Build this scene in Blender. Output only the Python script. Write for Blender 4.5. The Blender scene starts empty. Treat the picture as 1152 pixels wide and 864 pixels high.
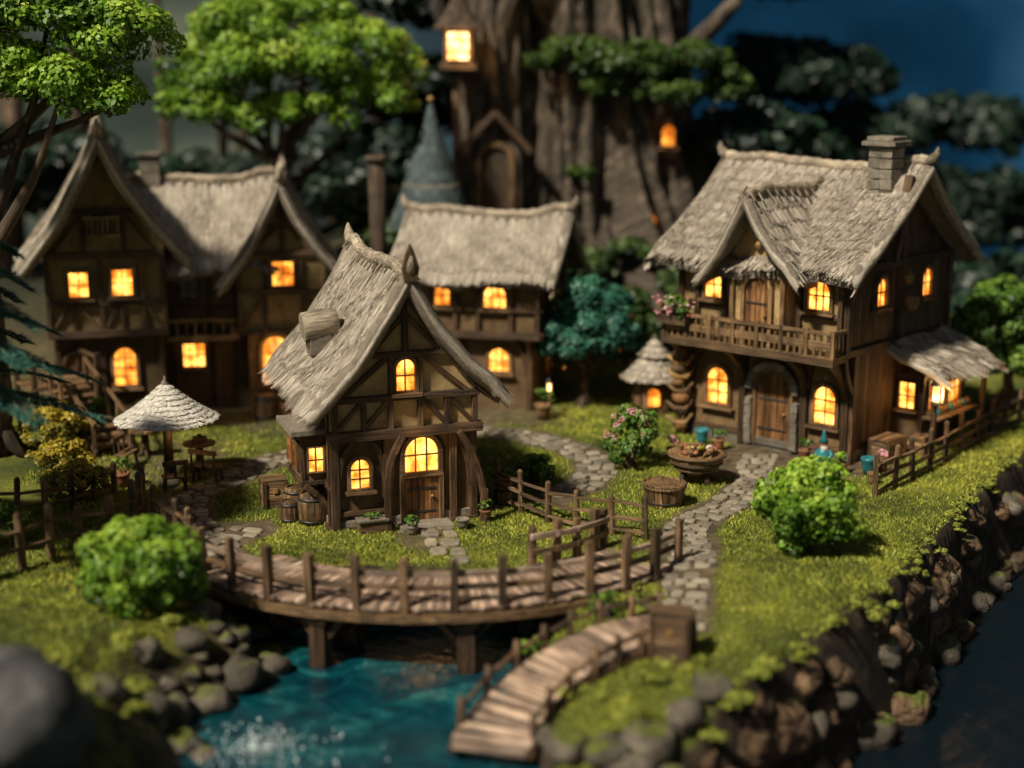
import bpy, math, random
import numpy as np
from mathutils import Vector, Matrix, noise
random.seed(7); rng=np.random.default_rng(7)
scene=bpy.context.scene
R=math.radians
# ------------------------------------------------------------------ node helpers
def nd(nt,t,ins=None,**p):
    n=nt.nodes.new(t)
    for k,v in p.items(): setattr(n,k,v)
    for k,v in (ins or {}).items():
        if isinstance(v,bpy.types.NodeSocket): nt.links.new(v,n.inputs[k])
        else: n.inputs[k].default_value=v
    return n
def c4(c): return (c[0],c[1],c[2],1)
def ramp(nt,fac,stops):
    n=nt.nodes.new('ShaderNodeValToRGB'); e=n.color_ramp.elements
    while len(e)<len(stops): e.new(.5)
    for i,(p,c) in enumerate(stops): e[i].position=p; e[i].color=c4(c)
    nt.links.new(fac,n.inputs[0]); return n.outputs[0]
def base(name):
    m=bpy.data.materials.new(name); m.use_nodes=True; nt=m.node_tree
    b=nt.nodes['Principled BSDF']; return m,nt,b
def attr(nt,n,out): return nd(nt,'ShaderNodeAttribute',attribute_name=n).outputs[out]
def mul(nt,a,b,f=1.0):
    n=nd(nt,'ShaderNodeMix',data_type='RGBA',blend_type='MULTIPLY'); n.inputs[0].default_value=f
    for i,s in ((6,a),(7,b)):
        if isinstance(s,bpy.types.NodeSocket): nt.links.new(s,n.inputs[i])
        else: n.inputs[i].default_value=c4(s)
    return n.outputs[2]
def mixc(nt,fac,a,b):
    n=nd(nt,'ShaderNodeMix',data_type='RGBA')
    for i,s in ((0,fac),(6,a),(7,b)):
        if isinstance(s,bpy.types.NodeSocket): nt.links.new(s,n.inputs[i])
        else: n.inputs[i].default_value=c4(s) if i else s
    return n.outputs[2]
def math_(nt,op,a,b=0.0):
    n=nd(nt,'ShaderNodeMath',operation=op)
    for i,s in ((0,a),(1,b)):
        if isinstance(s,bpy.types.NodeSocket): nt.links.new(s,n.inputs[i])
        else: n.inputs[i].default_value=s
    return n.outputs[0]
def bump(nt,b,h,st=.5,d=.03):
    n=nd(nt,'ShaderNodeBump',{'Strength':st,'Distance':d,'Height':h}); nt.links.new(n.outputs[0],b.inputs['Normal'])
def wood(name,c1,c2,rough=.6,bs=.8,gs=3.0):
    m,nt,b=base(name); lc=attr(nt,'lc','Vector'); rv=attr(nt,'rv','Fac')
    mp=nd(nt,'ShaderNodeMapping',{'Vector':lc,'Scale':(gs*.35,gs*6,gs*6)})
    n1=nd(nt,'ShaderNodeTexNoise',{'Vector':mp.outputs[0],'Scale':1.0,'Detail':5,'Roughness':.65,'Distortion':.6})
    n2=nd(nt,'ShaderNodeTexNoise',{'Vector':lc,'Scale':1.7,'Detail':4})
    col=ramp(nt,n1.outputs[0],[(.3,[x*.3 for x in c1]),(.45,c1),(.68,c2)])
    v=nd(nt,'ShaderNodeMapRange',{'Value':rv,'To Min':.5,'To Max':1.4})
    v2=nd(nt,'ShaderNodeMapRange',{'Value':n2.outputs[0],'From Min':.3,'From Max':.7,'To Min':.45,'To Max':1.35})
    vv=math_(nt,'MULTIPLY',v.outputs[0],v2.outputs[0])
    cc=nd(nt,'ShaderNodeCombineColor'); 
    for i in range(3): nt.links.new(vv,cc.inputs[i])
    col=mul(nt,col,cc.outputs[0]); nt.links.new(col,b.inputs['Base Color'])
    r=nd(nt,'ShaderNodeMapRange',{'Value':n1.outputs[0],'To Min':rough-.2,'To Max':rough+.25}); nt.links.new(r.outputs[0],b.inputs['Roughness'])
    bump(nt,b,n1.outputs[0],bs,.05); return m
def rough_mat(name,stops,scale=3,bs=.6,rough=.85,bd=.05,useattr=False,vor=0,moss=0):
    m,nt,b=base(name); tc=nd(nt,'ShaderNodeTexCoord').outputs['Object']
    n1=nd(nt,'ShaderNodeTexNoise',{'Vector':tc,'Scale':scale,'Detail':6,'Roughness':.62})
    n2=nd(nt,'ShaderNodeTexNoise',{'Vector':tc,'Scale':scale*7,'Detail':4})
    s=math_(nt,'ADD',math_(nt,'MULTIPLY',n1.outputs[0],.7),math_(nt,'MULTIPLY',n2.outputs[0],.3))
    col=ramp(nt,s,stops)
    v=nd(nt,'ShaderNodeMapRange',{'Value':attr(nt,'rv','Fac'),'To Min':.6,'To Max':1.3})
    cc=nd(nt,'ShaderNodeCombineColor')
    for i in range(3): nt.links.new(v.outputs[0],cc.inputs[i])
    col=mul(nt,col,cc.outputs[0])
    if moss:
        geo=nd(nt,'ShaderNodeNewGeometry'); sx=nd(nt,'ShaderNodeSeparateXYZ',{0:geo.outputs['Normal']})
        n3=nd(nt,'ShaderNodeTexNoise',{'Vector':tc,'Scale':1.3,'Detail':6})
        k=math_(nt,'ADD',math_(nt,'MULTIPLY',sx.outputs[2],.55),n3.outputs[0])
        f=nd(nt,'ShaderNodeMapRange',{'Value':k,'From Min':1.02-moss,'From Max':1.16-moss})
        mc=ramp(nt,n2.outputs[0],[(.3,(.035,.05,.006)),(.7,(.17,.19,.025))])
        col=mixc(nt,f.outputs[0],col,mc)
    nt.links.new(col,b.inputs['Base Color']); b.inputs['Roughness'].default_value=rough
    h=s
    if vor:
        vo=nd(nt,'ShaderNodeTexVoronoi',{'Vector':tc,'Scale':vor},feature='DISTANCE_TO_EDGE')
        h=math_(nt,'ADD',s,math_(nt,'MINIMUM',math_(nt,'MULTIPLY',vo.outputs[0],3.0),.4))
    bump(nt,b,h,bs,bd); return m
def leafmat(name,stops,trans=.25,rough=.5):
    m,nt,b=base(name); rv=attr(nt,'rv','Fac'); col=ramp(nt,rv,stops)
    nt.links.new(col,b.inputs['Base Color']); b.inputs['Roughness'].default_value=rough
    if trans<.1: return m
    t=nd(nt,'ShaderNodeBsdfTranslucent',{'Color':col}); mx=nd(nt,'ShaderNodeMixShader',{0:trans,1:b.outputs[0],2:t.outputs[0]})
    nt.links.new(mx.outputs[0],nt.nodes['Material Output'].inputs[0]); return m
def glowmat(name,c1,c2,st):
    m,nt,b=base(name); tc=nd(nt,'ShaderNodeTexCoord').outputs['Object']
    n=nd(nt,'ShaderNodeTexNoise',{'Vector':tc,'Scale':3.2,'Detail':3})
    col=ramp(nt,n.outputs[0],[(.35,c1),(.62,c2)])
    s=nd(nt,'ShaderNodeMapRange',{'Value':n.outputs[0],'From Min':.3,'From Max':.68,'To Min':st*.3,'To Max':st*1.6})
    nt.links.new(col,b.inputs['Emission Color']); nt.links.new(s.outputs[0],b.inputs['Emission Strength'])
    b.inputs['Base Color'].default_value=(.3,.15,.03,1); b.inputs['Roughness'].default_value=.2; return m
def plain(name,c,rough=.5,metal=0):
    return rough_mat(name,[(.3,[x*.6 for x in c]),(.7,[min(1,x*1.25) for x in c])],scale=5,bs=.2,rough=rough)
TIMB=wood('dark_timber',(.06,.031,.014),(.17,.095,.045))
TIMBL=wood('golden_timber',(.14,.078,.032),(.35,.215,.10))
DECK=wood('weathered_deck',(.33,.22,.155),(.64,.48,.36),gs=2.5)
FENCE=wood('fence_wood',(.10,.056,.028),(.29,.18,.095))
DOORW=wood('door_wood',(.15,.067,.022),(.36,.18,.066))
BARK=wood('bark',(.07,.045,.028),(.20,.14,.09),rough=.9,bs=1,gs=1.6)
GBARK=wood('old_bark',(.045,.034,.024),(.19,.15,.11),rough=.9,bs=1,gs=.8)
PLAST=rough_mat('ochre_plaster',[(.3,(.15,.095,.036)),(.5,(.34,.23,.10)),(.72,(.48,.35,.18))],scale=1.6,bs=.5)
PLASTD=rough_mat('brown_plaster',[(.3,(.05,.028,.012)),(.5,(.14,.085,.036)),(.72,(.23,.15,.068))],scale=1.8,bs=.6)
STONE=rough_mat('field_stone',[(.3,(.07,.06,.045)),(.5,(.18,.155,.12)),(.7,(.30,.27,.21))],scale=3,bs=.8,bd=.05)
ROCK=rough_mat('mossy_rock',[(.3,(.03,.024,.018)),(.5,(.09,.075,.056)),(.72,(.21,.18,.145))],scale=2.6,bs=1.0,bd=.09,moss=.07)
PAVE=rough_mat('paving_stone',[(.3,(.12,.10,.07)),(.5,(.25,.215,.16)),(.7,(.38,.33,.25))],scale=3,bs=.8,bd=.03)
CLIFF=rough_mat('cliff_earth',[(.28,(.018,.010,.005)),(.46,(.085,.048,.023)),(.6,(.19,.118,.062)),(.75,(.32,.22,.13))],scale=1.8,bs=1.0,bd=.14,vor=1.6,moss=.05)
THB=rough_mat('thatch_core',[(.3,(.10,.08,.06)),(.7,(.30,.25,.195))],scale=6,bs=.8)
THATCH=leafmat('thatch_straw',[(0,(.11,.09,.07)),(.35,(.31,.262,.205)),(.7,(.50,.435,.35)),(1,(.74,.67,.56))],trans=.05,rough=.75)
THROPE=wood('thatch_rope',(.30,.24,.17),(.60,.51,.39),rough=.85,gs=5)
SLATE=rough_mat('slate_tiles',[(.3,(.03,.045,.05)),(.7,(.11,.15,.155))],scale=4,bs=.6)
WHITETH=leafmat('pale_straw',[(0,(.42,.39,.33)),(.5,(.68,.64,.56)),(1,(.82,.79,.72))],trans=.05,rough=.8)
GLOW=glowmat('lit_window_glass',(1,.22,.012),(1,.47,.09),2.8)
GLOWD=glowmat('warm_window_glass',(1,.20,.01),(1,.40,.055),1.8)
LAMPG=glowmat('lamp_glass',(1,.42,.09),(1,.66,.28),4)
DIMG=plain('dark_window_glass',(.02,.022,.02),.15)
IRON=plain('wrought_iron',(.03,.028,.026),.45)
BRASS=plain('aged_brass',(.35,.2,.06),.35)
TEAL=plain('teal_glaze',(.03,.22,.25),.3)
POT=plain('terracotta',(.3,.13,.06),.7)
SOIL=rough_mat('soil',[(.3,(.02,.013,.008)),(.7,(.08,.055,.03))],scale=5,bs=1)
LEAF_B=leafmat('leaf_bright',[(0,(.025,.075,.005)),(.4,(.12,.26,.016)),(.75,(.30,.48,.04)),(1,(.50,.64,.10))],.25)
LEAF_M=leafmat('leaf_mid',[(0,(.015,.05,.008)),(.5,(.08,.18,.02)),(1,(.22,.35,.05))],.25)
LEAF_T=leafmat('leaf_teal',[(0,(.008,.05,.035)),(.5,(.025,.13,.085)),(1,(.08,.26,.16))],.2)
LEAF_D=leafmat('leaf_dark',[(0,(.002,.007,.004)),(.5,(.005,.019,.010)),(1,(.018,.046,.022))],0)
LEAF_Y=leafmat('leaf_yellow',[(0,(.08,.08,.01)),(.5,(.28,.23,.02)),(1,(.55,.42,.04))],.2)
LEAF_F=leafmat('fir_needles',[(0,(.01,.05,.04)),(.5,(.035,.13,.10)),(1,(.10,.25,.19))],.1)
GRASSB=leafmat('grass_blades',[(0,(.05,.07,.007)),(.5,(.22,.26,.022)),(1,(.48,.48,.06))],0,.6)
MOSS=leafmat('moss',[(0,(.04,.055,.006)),(.5,(.15,.18,.018)),(1,(.36,.38,.05))],0,.7)
FLOWP=leafmat('pink_petals',[(0,(.5,.08,.12)),(.5,(.75,.3,.35)),(1,(.85,.75,.7))],.2)
FLOWO=leafmat('orange_fruit',[(0,(.45,.12,.01)),(1,(.65,.28,.03))],.05)
# ------------------------------------------------------------------ mesh helpers
def link(o,parent=None):
    scene.collection.objects.link(o)
    if parent: o.parent=parent
    return o
def empty(name,loc=(0,0,0),rz=0):
    e=bpy.data.objects.new(name,None); e.location=loc; e.rotation_euler=(0,0,R(rz)); e.empty_display_size=.3
    return link(e)
def np_mesh(name,V,F,mat,parent=None,rv=None,lc=None,smooth=False):
    n,k=F.shape; me=bpy.data.meshes.new(name)
    me.vertices.add(len(V)); me.vertices.foreach_set('co',np.ascontiguousarray(V,dtype=np.float32).ravel())
    me.loops.add(n*k); me.loops.foreach_set('vertex_index',np.ascontiguousarray(F,dtype=np.int32).ravel())
    me.polygons.add(n); me.polygons.foreach_set('loop_start',np.arange(0,n*k,k,dtype=np.int32))
    me.update(calc_edges=True)
    if smooth: me.polygons.foreach_set('use_smooth',np.ones(n,dtype=bool))
    if rv is not None: me.attributes.new('rv','FLOAT','POINT').data.foreach_set('value',np.asarray(rv,dtype=np.float32))
    if lc is not None: me.attributes.new('lc','FLOAT_VECTOR','POINT').data.foreach_set('vector',np.ascontiguousarray(lc,dtype=np.float32).ravel())
    me.materials.append(mat); me.validate()
    return link(bpy.data.objects.new(name,me),parent)
I4=Matrix.Identity(4)
def T(x,y,z): return Matrix.Translation((x,y,z))
def RZ(a): return Matrix.Rotation(R(a),4,'Z')
class MB:
    def __init__(s): s.v=[];s.f=[];s.m=[];s.lc=[];s.rv=[];s.mats=[];s.sm=[]
    def add(s,vs,fs,mat,M=None,lc=None,rv=None,smooth=False):
        if mat not in s.mats: s.mats.append(mat)
        k=s.mats.index(mat); o=len(s.v)
        if rv is None: rv=random.random()
        off=random.random()*50
        if lc is None:
            ex=[max(v[i] for v in vs)-min(v[i] for v in vs) for i in range(3)]
            ax=sorted(range(3),key=lambda i:-ex[i]); lc=[(v[ax[0]]+off,v[ax[1]]+off,v[ax[2]]) for v in vs]
        for v in vs:
            v=Vector(v); s.v.append(M@v if M else v)
        s.lc+=lc; s.rv+=[rv]*len(vs)
        for f in fs: s.f.append([i+o for i in f]); s.m.append(k); s.sm.append(smooth)
    def box(s,c,sz,mat,M=None,R3=None,j=.008,rv=None):
        vs=[];hx,hy,hz=[a/2 for a in sz]
        for x in(-hx,hx):
            for y in(-hy,hy):
                for z in(-hz,hz): vs.append(Vector((x+random.uniform(-j,j),y+random.uniform(-j,j),z+random.uniform(-j,j))))
        ax=sorted(range(3),key=lambda i:-sz[i]); off=random.random()*50
        lc=[(v[ax[0]]+off,v[ax[1]]+off,v[ax[2]]) for v in vs]
        if R3 is not None: vs=[R3@v for v in vs]
        vs=[v+Vector(c) for v in vs]
        s.add(vs,[(0,1,3,2),(4,6,7,5),(0,4,5,1),(2,3,7,6),(0,2,6,4),(1,5,7,3)],mat,M,lc,rv)
    def beam(s,a,b,w,d,mat,M=None,rv=None,j=.01):
        a=Vector(a);b=Vector(b);dd=b-a
        z=dd.normalized(); y=Vector((0,1,0))
        if abs(z.dot(y))>.95: y=Vector((1,0,0))
        x=y.cross(z).normalized(); y=z.cross(x)
        q=Matrix((x,y,z)).transposed()
        s.box((a+b)/2,(w,d,dd.length),mat,M,q,j,rv)
    def prism(s,poly,y0,y1,mat,M=None,rv=None):
        n=len(poly); vs=[(p[0],y0,p[1]) for p in poly]+[(p[0],y1,p[1]) for p in poly]
        fs=[tuple(range(n)),tuple(range(2*n-1,n-1,-1))]+[(i,i+n,(i+1)%n+n,(i+1)%n) for i in range(n)]
        s.add(vs,fs,mat,M,rv=rv)
    def ring(s,o,i,y0,y1,mat,M=None,rv=None):
        n=len(o); vs=[(p[0],y0,p[1]) for p in o]+[(p[0],y0,p[1]) for p in i]+[(p[0],y1,p[1]) for p in o]+[(p[0],y1,p[1]) for p in i]
        fs=[]
        for a in range(n):
            b=(a+1)%n; fs+=[(a,b,n+b,n+a),(a,2*n+a,2*n+b,b),(n+a,n+b,3*n+b,3*n+a)]
        s.add(vs,fs,mat,M,rv=rv)
    def tube(s,pts,rad,mat,n=8,M=None,jit=0,rv=None,cap=True,smooth=True):
        pts=[Vector(p) for p in pts]; vs=[];lc=[];L=0;off=random.random()*40
        if not hasattr(rad,'__len__'): rad=[rad]*len(pts)
        up=Vector((.13,.21,1)).normalized(); px=None
        for i,p in enumerate(pts):
            t=(pts[min(i+1,len(pts)-1)]-pts[max(i-1,0)]).normalized()
            if px is None:
                x=t.cross(up); x=x.normalized() if x.length>.05 else t.cross(Vector((1,0,0))).normalized()
            else: x=(px-t*px.dot(t)).normalized()
            px=x; y=t.cross(x)
            if i: L+=(p-pts[i-1]).length
            for k in range(n):
                a=2*math.pi*k/n; r=rad[i]*(1+random.uniform(-jit,jit))
                vs.append(p+x*math.cos(a)*r+y*math.sin(a)*r); lc.append((L+off,math.cos(a)*rad[i]+off,math.sin(a)*rad[i]))
        fs=[]
        for i in range(len(pts)-1):
            for k in range(n):
                a=i*n+k;b=i*n+(k+1)%n; fs.append((a,b,b+n,a+n))
        if cap: fs+=[tuple(range(n-1,-1,-1)),tuple(range((len(pts)-1)*n,len(pts)*n))]
        s.add(vs,fs,mat,M,lc,rv,smooth)
    def lathe(s,prof,c,mat,n=18,M=None,jit=0,rv=None,smooth=True):
        vs=[];lc=[]
        for r,z in prof:
            for k in range(n):
                a=2*math.pi*k/n; rr=r*(1+random.uniform(-jit,jit)); vs.append((c[0]+math.cos(a)*rr,c[1]+math.sin(a)*rr,c[2]+z)); lc.append((z,math.cos(a)*r,math.sin(a)*r))
        fs=[]
        for i in range(len(prof)-1):
            for k in range(n):
                a=i*n+k;b=i*n+(k+1)%n; fs.append((a,b,b+n,a+n))
        fs.append(tuple(range(n-1,-1,-1))); fs.append(tuple(range((len(prof)-1)*n,len(prof)*n)))
        s.add(vs,fs,mat,M,lc,rv,smooth)
    def ball(s,c,r,mat,M=None,sq=1,n=10,rv=None):
        s.lathe([(max(.001,r*math.sin(math.pi*i/n)),-r*sq*math.cos(math.pi*i/n)) for i in range(n+1)],c,mat,12,M,rv=rv)
    def build(s,name,parent=None,bevel=0):
        if not s.v: return None
        me=bpy.data.meshes.new(name); me.from_pydata([tuple(v) for v in s.v],[],s.f)
        for m in s.mats: me.materials.append(m)
        me.polygons.foreach_set('material_index',s.m); me.polygons.foreach_set('use_smooth',s.sm)
        me.attributes.new('rv','FLOAT','POINT').data.foreach_set('value',s.rv)
        me.attributes.new('lc','FLOAT_VECTOR','POINT').data.foreach_set('vector',np.array([tuple(l) for l in s.lc],dtype=np.float32).ravel())
        me.update(); o=link(bpy.data.objects.new(name,me),parent)
        if bevel:
            b=o.modifiers.new('bevel','BEVEL'); b.width=bevel; b.segments=2; b.limit_method='ANGLE'; b.angle_limit=R(35)
        return o
# ------------------------------------------------------------------ terrain
def sstep(a,b,x):
    t=np.clip((x-a)/(b-a),0,1); return t*t*(3-2*t)
LAT=rng.random((256,256))
def vn(x,y):
    xi=np.floor(x).astype(int); yi=np.floor(y).astype(int); fx=x-xi; fy=y-yi; fx=fx*fx*(3-2*fx); fy=fy*fy*(3-2*fy)
    g=lambda a,b: LAT[a%256,b%256]
    return (g(xi,yi)*(1-fx)+g(xi+1,yi)*fx)*(1-fy)+(g(xi,yi+1)*(1-fx)+g(xi+1,yi+1)*fx)*fy
def fbm(x,y,o=4):
    s=0;a=.5
    for i in range(o): s=s+a*(vn(x*2**i+17*i,y*2**i+31*i)-.5); a*=.5
    return s
def seg_d(x,y,ax,ay,bx,by):
    dx=bx-ax;dy=by-ay;t=np.clip(((x-ax)*dx+(y-ay)*dy)/(dx*dx+dy*dy),0,1); return np.hypot(x-ax-t*dx,y-ay-t*dy)
def sdp(x,y,poly):
    d=np.full(np.shape(x),1e9); ins=np.zeros(np.shape(x),bool); n=len(poly)
    for i in range(n):
        ax,ay=poly[i];bx,by=poly[(i+1)%n]; d=np.minimum(d,seg_d(x,y,ax,ay,bx,by))
        if ay!=by:
            c=((ay>y)!=(by>y))&(x<(bx-ax)*(y-ay)/(by-ay)+ax); ins^=c
    return np.where(ins,-d,d)
def pld(x,y,pl):
    d=np.full(np.shape(x),1e9)
    for a,b in zip(pl[:-1],pl[1:]): d=np.minimum(d,seg_d(x,y,a[0],a[1],b[0],b[1]))
    return d
RIVER=[(-5.0,21),(-5.5,23),(-4.7,24.3),(-4.2,25.2),(-4.9,26.2),(-5.4,27.2),(-4.4,27.7),(-1.6,27.6),(.3,27.4),(1.0,26.6),(.4,25.6),(-.2,24.6),(-.6,23.6),(-.5,22.4),(.3,21.3),(.8,8),(-9,8),(-6,18)]
MOAT=[(2.0,5),(2.0,20.6),(2.9,21.6),(3.9,22.5),(5.0,23.8),(6.7,25.8),(8.0,27.7),(9.2,29.9),(10.8,32.6),(12.6,35.4),(15.5,39.5),(22,46),(60,55),(60,5)]
WALK=[(3.0,24.5,.08),(1.95,24.05,.05),(1.0,23.35,-.12),(.25,22.65,-.4),(-.25,21.95,-.76),(-.42,21.4,-.98)]
def catmull(pts,step=.1):
    P=[Vector(p) for p in pts]; P=[P[0]*2-P[1]]+P+[P[-1]*2-P[-2]]; out=[]
    for i in range(1,len(P)-2):
        n=max(2,int((P[i+1]-P[i]).length/step))
        for k in range(n):
            t=k/n; out.append(.5*((2*P[i])+(P[i+1]-P[i-1])*t+(2*P[i-1]-5*P[i]+4*P[i+1]-P[i+2])*t*t+(3*P[i]-P[i-1]-3*P[i+1]+P[i+2])*t**3))
    out.append(P[-2]); return out
PATH1=catmull([(3.1,24.9,0),(3.3,26,0),(3.7,27.8,0),(3.8,29.4,0),(4.15,30.9,0),(5.1,32.2,0),(6.0,34.0,0),(6.5,36.4,0)],.3)
PATH2=catmull([(-6.3,29.2,0),(-7.2,30.6,0),(-7.7,32.3,0),(-7.1,34.0,0),(-6.2,36.2,0),(-4.2,38.4,0),(-2.0,39.3,0),(-.3,39.0,0),(1.1,37.9,0),(2.1,36.1,0),(2.0,34.4,0),(1.1,33.0,0)],.3)
PATH3=catmull([(-6.1,28.3,0),(-6.3,29.3,0),(-5.9,30.4,0)],.3)
def H(x,y):
    x=np.asarray(x,float);y=np.asarray(y,float)
    h=.25*fbm(x*.35,y*.35)+.12*fbm(x*1.1+9,y*1.1)+.10*fbm(x*2.3+3,y*2.3,2)
    h=h*np.where(y<44,1,3)
    h=h+.6*np.exp(-(((x+9.5)/3)**2+((y-23)/3.5)**2))+.35*sstep(-9.5,-13,x)
    h=h+3.3*sstep(43.5,55,y)*sstep(-14,-4,x)*(1-sstep(9,20,x))+1.2*sstep(43,60,y)
    h=h-np.maximum(0,y-66)*.17
    h=h+.25*np.exp(-(((x-5.6)/2.6)**2+((y-27.3)/2.2)**2))
    h=np.minimum(h,np.maximum(-1.0,-1.0+(y-20.9)/1.9)+.25*fbm(x*1.3,y*1.3)+np.where(x<-3.5,3.,0))
    dw=np.full(np.shape(x),1e9); zw=np.zeros(np.shape(x))
    for a,b in zip(WALK[:-1],WALK[1:]):
        dx=b[0]-a[0];dy=b[1]-a[1];t=np.clip(((x-a[0])*dx+(y-a[1])*dy)/(dx*dx+dy*dy),0,1); d=np.hypot(x-a[0]-t*dx,y-a[1]-t*dy); zz=a[2]+(b[2]-a[2])*t
        zw=np.where(d<dw,zz,zw); dw=np.minimum(d,dw)
    h=np.where(dw<1.5,np.minimum(h,zw-.16+np.maximum(0,dw-.8)*1.1),h)
    d=sdp(x,y,RIVER); w=1.25-.8*sstep(26.6,27.3,y)+.5*sstep(-4,-7,x)
    rb=.25*fbm(x*1.7,y*1.7,3)
    h=np.minimum(h,np.where(d>0,-1.35+1.45*sstep(0,1,d/w)+rb*(1-sstep(0,1,d/w-.6))+np.maximum(0,d-w)*3,-1.35+np.maximum(d,-1.0)))
    d=sdp(x,y,MOAT)
    h=np.where(d>0,np.minimum(h,h-.3*np.exp(-d/.35)),np.minimum(h-.3,-.3+np.maximum(d,-.6)*6))
    return h
def gz(x,y): return float(H(x,y))
def axis(lo,a,b,hi,d,D):
    l=[a];s=d
    while l[-1]>lo: s=min(s*1.18,D); l.append(l[-1]-s)
    r=[b];s=d
    while r[-1]<hi: s=min(s*1.18,D); r.append(r[-1]+s)
    return np.array(sorted(l[1:])+list(np.arange(a,b,d))+r)
xs=axis(-170,-14,16,170,.11,8); ys=axis(-60,19,44,170,.11,8)
X,Y=np.meshgrid(xs,ys); Z=H(X,Y); nx,ny=len(xs),len(ys)
V=np.stack([X,Y,Z],-1).reshape(-1,3)
ii=np.arange(nx*ny).reshape(ny,nx); F=np.stack([ii[:-1,:-1],ii[:-1,1:],ii[1:,1:],ii[1:,:-1]],-1).reshape(-1,4)
PL=[[(p.x,p.y) for p in P] for P in (PATH1,PATH2,PATH3)]
dp=np.minimum(np.minimum(pld(X,Y,PL[0]),pld(X,Y,PL[1])),pld(X,Y,PL[2]))
def dirtmask(x,y,dp):
    n=fbm(x*.9,y*.9)
    m=1-sstep(.45,.85,dp+n*.5)
    m=np.maximum(m,(1-sstep(0.6,1.6,np.hypot((x+9)/1.6,(y-36)/2.4)+n))*.55)
    m=np.maximum(m,sstep(38.6,40.5,y+n*3)*(1-sstep(.5,2.5,x))*.8)
    m=np.maximum(m,(1-sstep(.9,1.5,np.hypot((x-7.2)/2.4,(y-36.1)/1.6)+n)))
    m=np.maximum(m,(1-sstep(.8,1.3,np.hypot((x+1.9)/.7,(y-29.8)/1.3)+n))*.7)
    return m
dirt=dirtmask(X,Y,dp)
g,nt,b=base('grass_and_earth'); tc=nd(nt,'ShaderNodeTexCoord').outputs['Object']
n1=nd(nt,'ShaderNodeTexNoise',{'Vector':tc,'Scale':.55,'Detail':6}); n2=nd(nt,'ShaderNodeTexNoise',{'Vector':tc,'Scale':16,'Detail':5,'Roughness':.7}); n3=nd(nt,'ShaderNodeTexNoise',{'Vector':tc,'Scale':3.2,'Detail':6})
gc=ramp(nt,n1.outputs[0],[(.3,(.06,.085,.009)),(.5,(.15,.175,.018)),(.7,(.28,.28,.035))])
gc2=ramp(nt,n2.outputs[0],[(.3,(.3,.3,.25)),(.7,(1.3,1.3,1.2))]); gc=mul(nt,gc,gc2)
dc=ramp(nt,n3.outputs[0],[(.3,(.05,.035,.018)),(.55,(.14,.10,.055)),(.75,(.22,.17,.10))])
rc=ramp(nt,n3.outputs[0],[(.3,(.014,.009,.005)),(.55,(.06,.04,.022)),(.75,(.13,.09,.055))])
col=mixc(nt,attr(nt,'rv','Fac'),gc,dc)
geo=nd(nt,'ShaderNodeNewGeometry'); sx=nd(nt,'ShaderNodeSeparateXYZ',{0:geo.outputs['Normal']})
sl=nd(nt,'ShaderNodeMapRange',{'Value':math_(nt,'ADD',sx.outputs[2],math_(nt,'MULTIPLY',math_(nt,'SUBTRACT',n3.outputs[0],.5),.6)),'From Min':.84,'From Max':.62})
col=mixc(nt,sl.outputs[0],col,rc)
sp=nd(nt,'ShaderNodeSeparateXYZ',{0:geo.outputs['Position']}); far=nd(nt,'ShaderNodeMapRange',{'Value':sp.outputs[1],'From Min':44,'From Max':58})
col=mixc(nt,far.outputs[0],col,mul(nt,col,(.15,.22,.18)))  # ground colour darkened towards the back, painting in the light falloff
nt.links.new(col,b.inputs['Base Color']); b.inputs['Roughness'].default_value=.95
bump(nt,b,math_(nt,'ADD',n2.outputs[0],n3.outputs[0]),1.0,.07)
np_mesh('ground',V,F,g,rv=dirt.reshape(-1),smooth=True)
# water
w,nt,b=base('river_water'); tc=nd(nt,'ShaderNodeTexCoord').outputs['Object']
n1=nd(nt,'ShaderNodeTexNoise',{'Vector':tc,'Scale':1.3,'Detail':5,'Distortion':1.2}); n2=nd(nt,'ShaderNodeTexNoise',{'Vector':tc,'Scale':5,'Detail':4}); n3=nd(nt,'ShaderNodeTexNoise',{'Vector':tc,'Scale':.5,'Detail':3})
col=ramp(nt,n1.outputs[0],[(.3,(.0008,.018,.032)),(.55,(.003,.055,.072)),(.78,(.016,.15,.15))])
foam=nd(nt,'ShaderNodeTexVoronoi',{'Vector':tc,'Scale':14},feature='F1')
fm=math_(nt,'LESS_THAN',foam.outputs[0],.16); fm=math_(nt,'MULTIPLY',fm,math_(nt,'GREATER_THAN',math_(nt,'ADD',n1.outputs[0],math_(nt,'MULTIPLY',n3.outputs[0],.5)),.86))
col=mixc(nt,fm,col,(.35,.5,.5)); nt.links.new(col,b.inputs['Base Color']); b.inputs['Roughness'].default_value=.06
bump(nt,b,math_(nt,'ADD',n1.outputs[0],math_(nt,'MULTIPLY',n2.outputs[0],.35)),.55,.12)
def plane(name,x0,x1,y0,y1,z,mat):
    m=MB(); m.add([(x0,y0,z),(x1,y0,z),(x1,y1,z),(x0,y1,z)],[(0,1,2,3)],mat); return m.build(name)
plane('water',-12,1.6,6,28.6,-1.2,w)
w2,nt,b=base('dark_water'); tc=nd(nt,'ShaderNodeTexCoord').outputs['Object']
n1=nd(nt,'ShaderNodeTexNoise',{'Vector':tc,'Scale':2.2,'Detail':5}); b.inputs['Base Color'].default_value=(.003,.008,.012,1); b.inputs['Roughness'].default_value=.35; b.inputs['Specular IOR Level'].default_value=.25; bump(nt,b,n1.outputs[0],.5,.12)
MZ=-2.75
plane('water',1.6,90,0,50,MZ,w2)
m=MB()
DROP=plain('spray_white',(.7,.8,.83),.2)
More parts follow.
